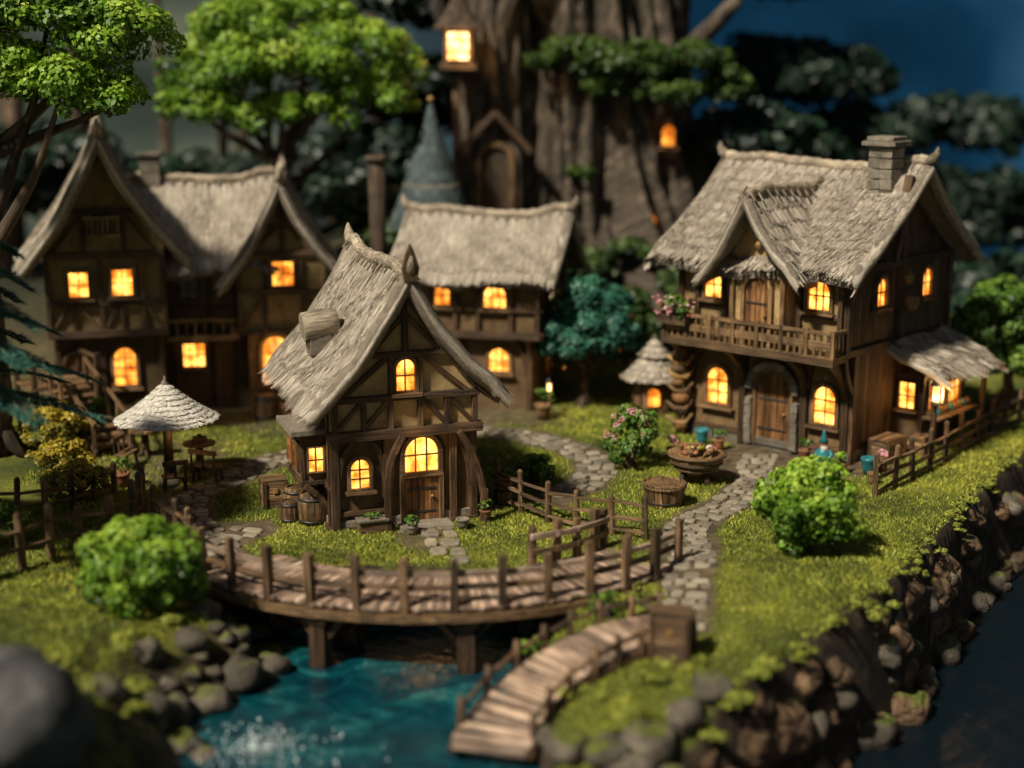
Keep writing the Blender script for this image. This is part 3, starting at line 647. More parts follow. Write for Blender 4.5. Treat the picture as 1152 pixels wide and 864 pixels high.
def barrel(m,c,r,h,mat=TIMBL,M=None):
    n=14
    for k in range(n):
        a0=2*math.pi*(k+.04)/n;a1=2*math.pi*(k+.96)/n; vs=[];pr=[(.82,0),(.96,.25),(1,.5),(.96,.75),(.82,1)]
        for f,z in pr:
            for a in(a0,a1):
                for q in(1,.86): vs.append((c[0]+math.cos(a)*r*f*q,c[1]+math.sin(a)*r*f*q,c[2]+z*h))
        fs=[]
        for i in range(4):
            o=i*4; fs+=[(o,o+2,o+6,o+4),(o+1,o+5,o+7,o+3)]
        fs+=[(0,1,3,2),(16,18,19,17)]; m.add(vs,fs,mat,M)
    for z in(.16,.84): m.lathe([(r*.93,z*h-.03),(r*.96,z*h-.03),(r*.96,z*h+.03),(r*.93,z*h+.03)],c,IRON,20,M)
    m.lathe([(.01,h*.94),(r*.8,h*.94),(r*.8,h*.9)],c,mat,16,M)
# ---- central cottage
e=empty('thatched_cottage',(-2.42,30.75,gz(-2.4,31.5)-.02),20); A=newA()
hw=1.6; run,ez,rz=2.12,3.15,5.72
A['wa'].prism([(-hw,-.2),(hw,-.2),(hw,3.1),(-hw,3.1)],0,4,PLASTD)
gp=gablepoly(hw+.08,2.2,run,ez,rz,drop=.3); A['wa'].prism(gp,-.16,.1,PLAST,rv=.9); A['wa'].prism(gp,3.9,4.05,PLAST)
A['st'].box((0,2,.05),(3.36,4.16,.4),STONE)
ti=A['ti']
for z,x0,x1,w_ in[(2.22,-1.78,1.78,.22),(3.02,-1.7,1.7,.14)]: ti.beam((x0,-.2,z),(x1,-.2,z),w_,.18,TIMB)
for x in(-1.6,-.95,-.34,.34,.95,1.6): ti.beam((x,-.2,2.3),(x,-.2,3.0),.12,.15,TIMB)
for x in(-.34,.34): ti.beam((x,-.2,3.0),(x,-.2,4.05),.1,.14,TIMB)
ti.beam((-1.0,-.2,3.98),(1.0,-.2,3.98),.13,.15,TIMB); ti.beam((0,-.2,4.02),(0,-.2,5.25),.12,.15,TIMB)
for s in(-1,1):
    ti.beam((s*.95,-.195,2.35),(s*.4,-.195,2.95),.1,.13,TIMB); ti.beam((s*1.55,-.195,2.35),(s*1.0,-.195,2.95),.1,.13,TIMB); ti.beam((s*1.45,-.195,3.05),(s*.42,-.195,3.92),.11,.13,TIMB); ti.beam((s*.75,-.195,4.05),(s*.06,-.195,4.8),.1,.13,TIMB)
    for k in range(12):
        v0,v1=k/12,(k+1)/12; xa,xb=s*run*(1-v0)*.985,s*run*(1-v1)*.985
        ti.beam((xa,-.36,roofz(xa,run,ez,rz)-.38),(xb,-.36,roofz(xb,run,ez,rz)-.38),.13,.1+.004*(k%2),TIMB,rv=.3)
for x in(-1.6,-.42,1.12,1.6): ti.beam((x,-.06,-.1),(x,-.06,2.15),.17,.16,TIMB)
ti.beam((-1.6,-.05,.42),(-.5,-.05,.42),.1,.1,TIMB); ti.beam((-1.6,-.07,.02),(-.2,-.07,.02),.16,.15,TIMB); ti.beam((1.05,-.07,.02),(1.7,-.07,.02),.16,.15,TIMB)
arcbrace(A,I4,-1.55,1.1,-1.1,2.12,bulge=.12); arcbrace(A,I4,-.45,1.1,-.85,2.12,bulge=-.12); arcbrace(A,I4,1.55,.9,1.15,2.1,bulge=-.1)
arcbrace(A,T(0,-.35,0),1.75,.6,1.2,2.15,bulge=-.1); arcbrace(A,T(0,-.35,0),-.5,1.0,-.15,2.15,bulge=.1); ti.beam((1.75,-.41,-.1),(1.75,-.41,.8),.15,.15,TIMB); ti.beam((-.5,-.41,-.1),(-.5,-.41,1.05),.13,.13,TIMB)
window(A,FR(-1.03,.98),.42,.66,True,GLOW,.08,TIMBL,2,3)
window(A,FR(0,3.16,-.16),.42,.7,True,GLOW,.08,TIMBL,2,2)
window(A,FR(.38,1.24,-.02),.78,.8,True,GLOW,.1,TIMBL,3,2,False)
for k in range(5): A['dr'].box((.38-.32+.16*k,-.05,.62),(.15,.07,1.1),DOORW)
A['fr'].box((.38,-.1,1.16),(.95,.1,.1),TIMBL)
for x in(-.07,.83): A['fr'].box((x,-.08,.62),(.1,.14,1.15),TIMBL)
for z in(.3,.85): A['fr'].box((.38,-.095,z),(.66,.02,.05),IRON)
A['fr'].ball((.62,-.12,.65),.04,BRASS)
A['st'].box((.38,-.35,.0),(1.2,.6,.2),STONE); A['st'].box((.38,-.7,-.06),(1.4,.45,.16),STONE)
for y in(.1,1.3,2.6,3.9): ti.beam((-hw-.05,y,-.1),(-hw-.05,y,3.0),.15,.15,TIMB)
for z in(.05,1.0,2.2): ti.beam((-hw-.05,0,z),(-hw-.05,4,z),.13,.14,TIMB)
window(A,LF(3.2,1.25,-hw),.5,.65,True,GLOW)
A['wa'].box((-hw-.3,1.1,1.6),(.6,1.25,1.0),PLASTD,j=0)
for y in(.47,1.73):
    for x in(-hw-.6,-hw-.08): ti.beam((x,y,1.0),(x,y,2.2),.1,.1,TIMB)
for z in(1.06,2.12): ti.box((-hw-.3,1.1,z),(.72,1.4,.11),TIMB)
window(A,FR(-hw-.31,1.32,.475),.32,.55,False,GLOW,.04,TIMBL,2,2,False)
window(A,LF(.8,1.35,-hw-.6),.4,.55,False,GLOW,.04,TIMBL,2,2,False); window(A,LF(1.4,1.35,-hw-.6),.4,.55,False,GLOW,.04,TIMBL,2,2,False)
arcbrace(A,T(0,.5,0),-hw,.3,-hw-.55,1.0,bulge=-.06); arcbrace(A,T(0,1.7,0),-hw,.3,-hw-.55,1.0,bulge=-.06)
A['wa'].prism([(-.85,0),(.85,0),(.85,.1),(0,.16),(-.85,.1)],-.48,.45,THB,T(-hw-.4,1.1,2.2)@RZ(-90))
finish(A,e)
SS=thatch(e,'thatched_roof',I4,run,-.48,4.45,ez,rz,sag=.12,tilt=.1,peak=.12,n=15000,w=.024,thick=.34,vr=.17)
m=MB()
m.prism([(-.14,-.1),(.14,-.1),(.19,.2),(.1,.5),(0,.72),(-.1,.5),(-.19,.2)],-.06,.06,TIMB,T(0,-.76,rz+.02)); m.box((0,-.62,rz-.1),(.16,.16,.5),TIMB)
p=Vector(SS(-1,.42,.36)); m.box((p.x-.12,p.y,p.z+.1),(.5,.5,.62),THB,j=.01); m.box((p.x-.38,p.y,p.z+.12),(.05,.34,.34),TIMB,j=0)
m.tube([(p.x-.5,p.y,p.z+.42),(p.x-.2,p.y,p.z+.46),(p.x+.3,p.y,p.z+.52)],[.33,.34,.3],THROPE,14,jit=.05)
m.build('roof_ornaments',e,.015)
pl('door_light',(.38,-.75,1.75),9,.1,parent=e)
# ---- right house
HW,HD=2.5,5.2; hw=HW
e=empty('timber_framed_house',(6.85,37.45,gz(6.8,37)-.02),-42); A=newA(); ti=A['ti']
run,ez,rz=3.5,5.25,7.5; RY=2.35; RM=T(0,RY,0)@RZ(-90)
A['wa'].prism([(-hw,-.3),(hw,-.3),(hw,3.0),(-hw,3.0)],0,HD,PLASTD,rv=.9)
A['wa'].prism([(-hw,2.95),(hw,2.95),(hw,5.25),(-hw,5.25)],-.5,HD+.05,PLAST)
gp=gablepoly(2.83,5.2,run,ez,rz,drop=.28)
for x in(-hw,hw-.2): A['wa'].prism(gp,x,x+.2,PLASTD,RM)
A['st'].box((0,HD/2,.05),(2*hw+.2,HD+.2,.5),STONE)
def sidetop(y): return roofz(y-RY,run,ez,rz)-.28
yy=-.5
while yy<HD:
    w_=random.uniform(.16,.24); b_=min(yy+w_,HD+.03)
    zb=2.95; A['wa'].prism([(yy+.008,zb),(b_-.008,zb),(b_-.008,sidetop(b_)),(yy+.008,sidetop(yy))],-.05,0,TIMB,T(hw+.01,0,0)@RZ(90))
    if yy>=0: A['wa'].prism([(yy+.008,.25),(b_-.008,.25),(b_-.008,2.9),(yy+.008,2.9)],-.04,0,TIMB,T(hw+.01,0,0)@RZ(90))
    yy+=w_
for z in(2.98,5.1): ti.beam((hw+.08,-.55,z),(hw+.08,HD+.1,z),.2,.16,TIMB)
for y in(-.45,RY,HD): ti.beam((hw+.08,y,3.0),(hw+.08,y,min(6.9,sidetop(y))),.17,.14,TIMB)
for y in(.02,HD-.05): ti.beam((hw+.06,y,-.1),(hw+.06,y,2.9),.2,.18,TIMB)
arcbrace(A,T(hw+.02,0,0)@RZ(90),.05,1.8,-.5,2.9,bulge=.1)
window(A,RT(1.2,4.05,hw+.05),.5,.72,True,GLOW,.1,TIMBL); window(A,RT(3.75,4.05,hw+.05),.5,.72,True,GLOW,.1,TIMBL)
A['ex'].lathe([(.12,0),(.22,.12),(.24,.4),(.18,.42)],(hw+.32,2.5,3.8),TIMBL,12); A['ex'].ball((hw+.18,2.5,4.65),.16,BRASS,sq=1); A['ex'].box((hw+.2,2.5,4.25),(.1,.4,.1),TIMBL)
for k in range(5):
    a=k*1.2566+math.pi/2; A['ex'].beam((hw+.22,2.5,4.65),(hw+.22,2.5+math.cos(a)*.22,4.65+math.sin(a)*.22),.05,.05,BRASS)
for x in(-2.45,-.66,1.24,2.45): ti.beam((x,-.07,-.1),(x,-.07,2.9),.2,.18,TIMB)
ti.beam((-2.45,-.06,.35),(-.76,-.06,.35),.14,.13,TIMB); ti.beam((1.34,-.06,.35),(2.45,-.06,.35),.14,.13,TIMB)
window(A,FR(-1.5,1.05),.66,.98,True,GLOW,.13,TIMBL,2,3); window(A,FR(1.84,1.0),.62,.98,True,GLOW,.11,TIMBL,2,3)
door(A,FR(.29,.12),1.05,2.05,.1,DOORW,TIMBL,True)
for x in(-2.45,-.66,1.24,2.45):
    arcbrace(A,T(x,0,0)@RZ(90),-.02,1.5,-1.0,2.82,w=.16,d=.17,y=0,bulge=-.22)
arcbrace(A,I4,-2.4,1.5,-1.85,2.85,bulge=.1); arcbrace(A,I4,-.76,1.7,-1.1,2.85,bulge=-.1); arcbrace(A,I4,1.3,1.9,1.6,2.85,bulge=.08); arcbrace(A,I4,2.4,1.9,2.1,2.85,bulge=-.08)
for k in range(25): ti.box((-2.5+.208*k,-.82,2.96),(.2,.72,.08),TIMBL)
ti.beam((-2.65,-1.16,2.88),(2.65,-1.16,2.88),.22,.14,TIMBL); ti.beam((-2.65,-1.14,3.6),(2.65,-1.14,3.6),.1,.12,TIMBL); ti.beam((-2.65,-1.14,3.28),(2.65,-1.14,3.28),.2,.05,TIMBL)
for k in range(8): ti.beam((-2.58+.737*k,-1.14,2.9),(-2.58+.737*k,-1.14,3.68),.12,.13,TIMBL)
for k in range(27): ti.beam((-2.5+.19*k,-1.14,3.0),(-2.5+.19*k,-1.14,3.56),.07,.04,TIMBL)
for s in(-1,1):
    ti.beam((s*2.58,-1.14,3.6),(s*2.58,-.5,3.6),.1,.1,TIMBL); ti.beam((s*2.58,-1.14,2.9),(s*2.58,-.4,2.9),.2,.12,TIMBL)
    for y in(-.7,-.9): ti.beam((s*2.58,y,3.0),(s*2.58,y,3.58),.05,.05,TIMBL)
for x in(-2.45,-1.9,-.9,-.5,1.25,2.45): ti.beam((x,-.56,3.0),(x,-.56,5.1),.14,.14,TIMB)
for z in(3.9,5.0): ti.beam((-2.45,-.55,z),(-.6,-.55,z),.12,.12,TIMB); ti.beam((1.2,-.55,z),(2.45,-.55,z),.12,.12,TIMB)
window(A,FR(-1.4,4.08,-.5),.52,.7,True,GLOW,.1,TIMBL); window(A,FR(1.82,4.08,-.5),.6,.74,True,GLOW,.1,TIMBL,3,2)
dr_run,dez,drz=1.4,5.05,7.0; DX=.3
A['wa'].prism(gablepoly(.82,3.0,dr_run,dez,drz,drop=.26),-1.0,.4,PLAST,T(DX,0,0))
door(A,FR(DX,3.02,-1.0),.74,1.8,.1,DOORW,TIMBL)
for s in(-1,1):
    ti.beam((DX+s*.76,-1.06,3.0),(DX+s*.76,-1.06,5.3),.13,.13,TIMBL); ti.beam((DX+s*1.3,-1.4,4.95),(DX,-1.4,6.7),.16,.1,TIMBL)
ti.beam((DX-.9,-1.06,5.2),(DX+.9,-1.06,5.2),.12,.13,TIMBL); A['ex'].ball((DX,-1.08,5.65),.12,BRASS)
for k in range(9):
    z=5.8+k*.27
    for sx_ in(-1,1): A['st'].box((2.25+sx_*.17,1.75,z),(.34,.66,.25),STONE,j=.018)
A['st'].box((2.25,1.75,8.2),(.95,.95,.12),STONE); A['st'].box((2.25,1.75,8.32),(.75,.75,.12),STONE)
ti.beam((hw+.5,1.0,5.2),(hw+.5,1.7,7.4),.22,.2,TIMB)
A['wa'].box((hw+.4,3.7,1.0),(.75,2.4,2.1),PLASTD,j=0)
for y in(2.5,3.7,4.9): ti.beam((hw+.8,y,-.1),(hw+.8,y,2.15),.14,.14,TIMB)
ti.beam((hw+.82,2.45,.85),(hw+.82,4.95,.85),.14,.12,TIMB); ti.beam((hw+.82,2.45,2.1),(hw+.82,4.95,2.1),.14,.12,TIMB)
window(A,RT(3.1,1.1,hw+.78),.7,.75,False,GLOW,.07,TIMBL,3,2); window(A,RT(4.3,1.1,hw+.78),.7,.75,False,GLOW,.07,TIMBL,3,2); window(A,FR(hw+.4,1.15,2.5),.45,.7,False,GLOW,.07,TIMBL,2,2)
ti.beam((hw+1.4,2.0,-.1),(hw+1.4,2.0,2.3),.13,.13,TIMB); ti.beam((hw+1.4,5.0,-.1),(hw+1.4,5.0,2.3),.13,.13,TIMB)
ti.beam((hw+1.4,1.9,2.2),(hw+1.4,5.1,2.2),.12,.12,TIMB)
for k in range(9): ti.box((hw+1.12,2.55+.27*k,.95),(.55,.25,.06),TIMBL)
for i in range(9): A['ex'].lathe([(.06,0),(.09,.1),(.05,.2)],(hw+1.1,2.6+.26*i,.98),random.choice([POT,TEAL,BRASS,TIMBL]),10)
finish(A,e)
thatch(e,'thatched_roof',RM,run,-2.95,3.05,ez,rz,sag=.2,peak=.1,rows=10,n=19000,w=.032,fl=.25,thick=.34,vr=.17)
thatch(e,'dormer_roof',T(DX,0,0),dr_run,-1.6,2.0,dez,drz,sag=.05,peak=.15,rows=6,n=5500,w=.03,horn=False,vr=.15)
thatch(e,'lean_to_roof',T(hw-.02,3.5,0),1.65,-1.75,1.75,2.3,3.05,sag=0,peak=0,rows=4,n=4000,sides=(1,),ridge=False,fl=.1,thick=.12,vr=.08)
m=MB(); lantern(m,(hw+1.55,1.85,1.55),1.35); m.beam((hw+1.4,1.9,2.15),(hw+1.55,1.85,2.3),.05,.05,IRON); m.build('wall_lantern',e)
pl('lantern_light',(hw+1.9,1.5,1.75),50,.12,parent=e); pl('lean_to_light',(hw+1.1,3.3,1.9),40,.12,parent=e)
crown('balcony_flowers_leaves',[((-2.2,-1.2,3.7),(.6,.32,.34))],LEAF_M,.1,1.3,e,26)
m=MB()
for i in range(60): 
    m.ball((-2.2+random.uniform(-.6,.6),-1.3+random.uniform(-.25,.15),3.8+random.uniform(-.2,.28)),random.uniform(.03,.055),FLOWP,sq=.7,n=5,rv=random.random())
m.box((-2.2,-1.28,3.45),(.95,.25,.22),TIMBL); m.build('balcony_flowers',e)
# ---- far left house
e=empty('timber_framed_house',(-11.6,40.3,gz(-11.6,40.3)-.05),16); A=newA(); ti=A['ti']; hw=1.65; run,ez,rz=2.15,4.85,8.0
A['wa'].prism([(-hw+.15,-.3),(hw-.15,-.3),(hw-.15,2.6),(-hw+.15,2.6)],.3,5,PLASTD)
A['wa'].prism(gablepoly(hw,2.5,run,ez,rz,drop=.28),0,5,PLAST)
for z,w_ in((2.5,.22),(3.4,.14),(4.75,.18),(6.0,.13)): 
    xx=hw if z<5 else .9
    ti.beam((-xx,-.06,z),(xx,-.06,z),w_,.16,TIMB)
for x in(-1.6,-.15,1.0,1.6): ti.beam((x,-.06,2.5),(x,-.06,4.8),.14,.14,TIMB)
for x in(-.9,.4): ti.beam((x,-.05,2.5),(x,-.05,3.4),.1,.1,TIMB)
for s in(-1,1): ti.beam((s*1.55,-.05,2.6),(s*1.0,-.05,3.4),.1,.1,TIMB); ti.beam((s*.55,-.06,4.8),(s*.55,-.06,6.0),.12,.12,TIMB); ti.beam((s*1.45,-.055,4.8),(s*.6,-.055,5.9),.1,.1,TIMB); ti.beam((s*2.1,-.5,4.6),(0,-.5,7.65),.16,.1,TIMB,rv=.3)
ti.beam((-.2,-.05,2.6),(-.85,-.05,3.4),.1,.09,TIMB); ti.beam((-.1,-.05,2.6),(.35,-.05,3.4),.1,.09,TIMB)
window(A,FR(-.75,3.6),.5,.68,False,GLOW,.1,TIMBL); window(A,FR(.45,3.6),.54,.72,False,GLOW,.1,TIMBL)
A['ex'].box((0,-.25,5.35),(.95,.45,.08),TIMBL)
for k in range(7): A['ex'].box((-.42+.14*k,-.45,5.6),(.05,.05,.45),TIMBL)
A['ex'].box((0,-.45,5.85),(1.0,.1,.08),TIMBL); A['ex'].box((0,-.05,5.75),(.5,.08,.7),DIMG)
for x in(-1.45,-.2,1.45): ti.beam((x,.22,-.1),(x,.22,2.5),.16,.16,TIMB)
window(A,FR(.4,.9,.3),.6,1.1,True,GLOWD,.1,TIMBL,2,4); door(A,FR(-.9,.1,.3),.8,1.8)
arcbrace(A,T(-1.45,0,0)@RZ(90),.3,1.6,-.05,2.4,bulge=-.1,y=0); arcbrace(A,T(1.45,0,0)@RZ(90),.3,1.6,-.05,2.4,bulge=-.1,y=0)
finish(A,e); thatch(e,'thatched_roof',I4,run,-.65,5.5,ez,rz,sag=.25,peak=.2,n=9000,w=.035,thick=.34,vr=.18)
# ---- L shaped house
e=empty('thatched_longhouse',(-8.5,42.2,gz(-8.5,42.2)-.05),8); A=newA(); ti=A['ti']
run,ez,rz=2.75,4.65,6.85; RM=T(-.6,2.0,0)@RZ(-90)
A['wa'].prism([(-2.7,-.3),(1.3,-.3),(1.3,2.6),(-2.7,2.6)],.2,4,PLASTD); A['wa'].prism([(-2.85,2.5),(1.3,2.5),(1.3,4.7),(-2.85,4.7)],-.1,4.1,PLASTD)
A['wa'].prism(gablepoly(2.1,4.6,run,ez,rz),-2.25,-2.05,PLASTD,RM)
wr,wez,wrz=1.7,4.35,6.85; WX=1.65
A['wa'].prism([(WX-1.1,-.3),(WX+1.15,-.3),(WX+1.15,2.6),(WX-1.1,2.6)],-.4,3,PLASTD); A['wa'].prism(gablepoly(1.3,2.5,wr,wez,wrz,drop=.22),-.75,3,PLAST,T(WX,0,0))
for z,w_ in((2.5,.22),(3.25,.1),(4.6,.14)): ti.beam((-2.9,-.16,z),(.5,-.16,z),w_,.14,TIMB)
for x in(-2.8,-1.7,-.6,.2): ti.beam((x,-.16,2.5),(x,-.16,4.6),.13,.12,TIMB)
for x in(-2.6,-1.6,-.4): ti.beam((x,.14,-.1),(x,.14,2.4),.16,.14,TIMB)
for z,xx in((2.55,1.32),(3.75,1.3),(4.9,1.0),(5.7,.55)): ti.beam((WX-xx,-.81,z),(WX+xx,-.81,z),.14,.13,TIMB)
for x in(-1.27,-.55,.55,1.27): ti.beam((WX+x,-.81,2.5),(WX+x,-.81,4.7),.13,.12,TIMB)
for s in(-1,1): ti.beam((WX+s*1.65,-1.05,4.1),(WX,-1.05,6.55),.16,.1,TIMB,rv=.3); ti.beam((WX+s*.9,-.8,4.95),(WX+s*.1,-.8,5.7),.1,.1,TIMB); ti.beam((WX+s*1.2,-.8,2.65),(WX+s*.62,-.8,3.7),.1,.1,TIMB)
ti.beam((WX,-.8,4.9),(WX,-.8,6.3),.12,.11,TIMB)
for k in range(12): ti.box((-2.7+.25*k,-.45,2.45),(.23,.6,.07),TIMBL)
ti.beam((-2.85,-.75,2.95),(.3,-.75,2.95),.1,.1,TIMBL); ti.beam((-2.85,-.75,2.42),(.3,-.75,2.42),.16,.1,TIMBL)
for k in range(12): ti.beam((-2.8+.265*k,-.75,2.4),(-2.8+.265*k,-.75,2.95),.07,.06,TIMBL)
window(A,FR(-1.15,3.5,-.1),.5,.6,False,DIMG); window(A,FR(-1.1,1.4,.2),.62,.68,False,GLOW,.1,TIMBL,3,2)
window(A,FR(WX,3.95,-.75),.6,.7,False,GLOWD,.1,TIMBL,2,2); window(A,FR(WX-.3,.95,-.4),.75,1.4,True,GLOWD,.12,TIMBL,2,3); window(A,FR(WX+.7,.95,-.4),.4,.6,True,GLOWD,.08,TIMBL)
A['ex'].box((WX-.3,-.7,.35),(1.0,.4,.5),TIMBL)
finish(A,e)
thatch(e,'thatched_roof',RM,run,-2.75,2.0,ez,rz,sag=.2,peak=.1,n=7000,w=.035,thick=.34,vr=.17); thatch(e,'gable_wing_roof',T(WX,0,0),wr,-1.2,3.2,wez,wrz,sag=.25,peak=.15,n=5000,w=.035,thick=.32)
m=MB()
for k in range(6): m.box((-2.3,2.0,6.2+.25*k),(.6,.6,.24),STONE,j=.02)
m.box((-2.3,2,7.66),(.75,.75,.12),STONE); m.build('chimney',e,.02)
pl('doorway_light',(WX-.3,-1.2,1.9),18,.15,parent=e)
# ---- middle house
e=empty('thatched_cottage',(-1.2,42.2,gz(-1.2,43)-.1),-14); A=newA(); ti=A['ti']; run,ez,rz=2.5,4.25,5.75; RM=T(0,1.7,0)@RZ(-90)
A['wa'].prism([(-1.6,-.3),(1.9,-.3),(1.9,2.4),(-1.6,2.4)],0,3.4,PLASTD); A['wa'].prism([(-2.0,2.35),(2.15,2.35),(2.15,4.4),(-2.0,4.4)],-.35,3.7,PLASTD)
for x in(-2.0,2.0): A['wa'].prism(gablepoly(2.0,4.25,run,ez,rz),x-.1,x+.12,PLAST,RM)
for z,w_ in((2.4,.22),(3.15,.1),(4.3,.14)): ti.beam((-2.1,-.42,z),(2.2,-.42,z),w_,.14,TIMB); ti.beam((2.2,-.4,z),(2.2,3.7,z),w_,.14,TIMB)
for x in(-2.0,-1.25,-.4,.3,1.3,2.1): ti.beam((x,-.42,2.4),(x,-.42,4.25),.14,.13,TIMB)
for x in(-1.5,-.3,1.8): ti.beam((x,-.06,-.1),(x,-.06,2.3),.18,.15,TIMB)
for y in(.6,1.7,2.8): ti.beam((2.2,y,2.4),(2.2,y,4.4),.12,.13,TIMB)
for x in(-1.5,-.3,1.8): arcbrace(A,T(x,0,0)@RZ(90),0,1.4,-.4,2.3,bulge=-.08,y=0)
window(A,FR(-.8,3.26,-.35),.46,.6,True,GLOWD,.09,TIMBL); window(A,FR(.82,3.24,-.35),.66,.66,True,GLOW,.09,TIMBL,3,2); window(A,FR(.85,1.25),.6,.68,True,GLOW,.1,TIMBL,3,2)
window(A,RT(1.0,3.3,2.15),.45,.6,False,GLOWD); window(A,RT(1.4,1.0,1.9),.4,.5,False,GLOWD); door(A,FR(-.95,.05),.8,1.6)
arcbrace(A,I4,-1.4,1.2,-.9,2.3,bulge=.1); arcbrace(A,I4,1.7,1.2,1.3,2.3,bulge=-.1)
finish(A,e); thatch(e,'thatched_roof',RM,run,-2.4,2.55,ez,rz,sag=.22,peak=.05,n=7500,w=.035,thick=.3,vr=.16)
# ---- slate cone tower
e=empty('round_tower',(-2.7,48,gz(-2.7,48))); m=MB(); m.lathe([(1.0,-.5),(.95,2),(.95,5)],(0,0,0),STONE,24,jit=.03)
rr=1.35; hT=9.0-gz(-2.7,48); n_=15
for k in range(n_):
    f=k/n_; r0=rr*(1-f)**1.15+.04; z0=hT-4.0+f*4.0
    for q in range(22):
        a=2*math.pi*(q+(k%2)*.5)/22; m.box((math.cos(a)*r0,math.sin(a)*r0,z0),(.05,max(.05,6.28*r0/22*.96),.36),SLATE,R3=Matrix.Rotation(a,3,'Z')@Matrix.Rotation(-.3,3,'Y'))
m.lathe([(rr,hT-4.1),(.02,hT)],(0,0,0),SLATE,16); m.ball((0,0,hT+.1),.1,BRASS); m.build('tower',e)
m=MB(); m.box((.35,-1.0,hT-4.9),(.4,.12,.7),GLOWD); m.build('tower_window',e)
e=empty('wooden_chimney_post',(-4.3,45.5,gz(-4.3,45.5))); m=MB(); m.tube([(0,0,-.2),(.02,0,4),(0,0,7.3-gz(-4.3,45.5))],[.28,.25,.27],BARK,10,jit=.06); m.lathe([(.34,0),(.36,.15),(.3,.2)],(0,0,7.2-gz(-4.3,45.5)),BARK,10); m.build('post',e)
# ------------------------------------------------------------------ giant tree
e=empty('giant_hollow_tree',(0,0,0)); m=MB()
def trunk(cx,cy,z0,z1,r0,r1,flare,seed,lean=(0,0),lob=7,n=190,K=80):
    V=[];lc=[]
    for i in range(K):
        t=i/(K-1); z=z0+(z1-z0)*t; rb=r0+(r1-r0)*t+flare*math.exp(-t*7)
        for k in range(n):
            a=2*math.pi*k/n; tw=a+t*.7
            rd=abs(noise.noise(Vector((math.cos(tw)*lob*.6,math.sin(tw)*lob*.6,t*3.0+seed))))*1.3
            fl=(abs(math.sin(tw*lob*.5+seed+noise.noise(Vector((t*4,seed,0)))*1.4)))**.7
            rr_=rb*(.80+.22*fl+.34*rd*1.0-.1)+.16*noise.noise(Vector((math.cos(a)*9,math.sin(a)*9,z*.6+seed)))+flare*math.exp(-t*11)*.8*max(0,math.sin(a*5+seed))
            V.append((cx+lean[0]*t+rr_*math.cos(a),cy+lean[1]*t+rr_*math.sin(a),z)); lc.append((z,a*rb*.9,rd))
    fs=[(i*n+k,i*n+(k+1)%n,(i+1)*n+(k+1)%n,(i+1)*n+k) for i in range(K-1) for k in range(n)]
    m.add(V,fs,GBARK,None,lc,.6,True)
trunk(3.2,55,2.0,22,3.2,2.7,2.6,1.3,lob=11)
trunk(-.9,52.6,2.0,19,1.35,1.0,1.3,4.1,(.4,0),9,90)
trunk(5.9,53.6,1.8,18,1.1,.6,1.4,8.1,(-1.0,1.2),7,80)
trunk(1.3,52.6,1.8,18,.95,.7,1.2,5.1,(.6,1.0),7,80)
for a,b_,r in[((-1,52.3,9.5),(-2.6,51.8,13.5),.45),((-.5,52,11),(1.5,51,15),.5),((5,53,8),(8,52,12.5),.6),((1.5,53,12),(-5,51,17),.7)]: limb(m,a,b_,r,r*.4,GBARK,.5,10,12)
for (x,y,x2,y2) in[(-1,51.5,-3.6,48.6),(1.8,51.8,1.2,48),(4.5,51.5,5.5,47.8),(6.5,52.5,9,49.5),(3.2,51.8,3.3,47.5)]:
    limb(m,(x,y,4.6),(x2,y2,gz(x2,y2)-.1),.55,.12,GBARK,.5,9,10)
m.build('trunk',e)
A=newA(); DM=T(-.6,51.05,5.1)
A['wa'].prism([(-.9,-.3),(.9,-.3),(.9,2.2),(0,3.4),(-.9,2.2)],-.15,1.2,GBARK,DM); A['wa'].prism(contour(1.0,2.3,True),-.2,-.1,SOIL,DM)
A['fr'].ring(contour(1.35,2.5,True),contour(1.0,2.3,True),-.35,-.1,TIMBL,DM)
for s in(-1,1): A['ti'].beam((s*1.3,-.4,2.1),(0,-.4,3.5),.22,.6,TIMB,DM)
A['ti'].box((0,-.6,-.1),(2.2,1.2,.2),TIMBL,DM)
window(A,T(5.6,51.75,7.4),.42,.7,True,GLOWD,.1,TIMBL); window(A,T(5.0,51.6,4.4),.4,.5,True,GLOWD,.08,TIMBL)
LX,LY,LZ=-1.85,50.6,10.3
A['ti'].box((LX,LY,LZ-.15),(1.3,1.2,.2),TIMB); A['ti'].box((LX,LY,LZ-.35),(.8,.8,.25),TIMB)
for a in(-1,1):
    for b_ in(-1,1): A['ti'].beam((LX+a*.42,LY+b_*.42,LZ-.1),(LX+a*.42,LY+b_*.42,LZ+1.2),.14,.14,TIMB)
A['gl'].box((LX,LY,LZ+.55),(.7,.7,.9),LAMPG,j=0)
for q in(-.18,.0,.18): A['fr'].box((LX+q,LY-.37,LZ+.55),(.05,.05,.95),TIMB,j=0)
for q in(.35,.75): A['fr'].box((LX,LY-.38,LZ+q),(.72,.04,.06),TIMB,j=0)
A['ti'].lathe([(.95,1.15),(.75,1.3),(.45,1.7),(.2,2.2),(.05,2.8)],(LX,LY,LZ),BARK,8)
A['ti'].beam((LX,LY,LZ-.3),(-1.2,52,LZ-1.6),.22,.22,BARK); A['ti'].beam((LX,LY,LZ-.25),(-1,52.3,LZ-.1),.25,.25,BARK); A['ti'].beam((LX-.1,LY,LZ-.4),(LX-.1,LY+.1,5),.25,.25,BARK)
finish(A,e); pl('lantern_light',(LX+.1,LY-1.0,LZ+.6),130,.3,parent=e)
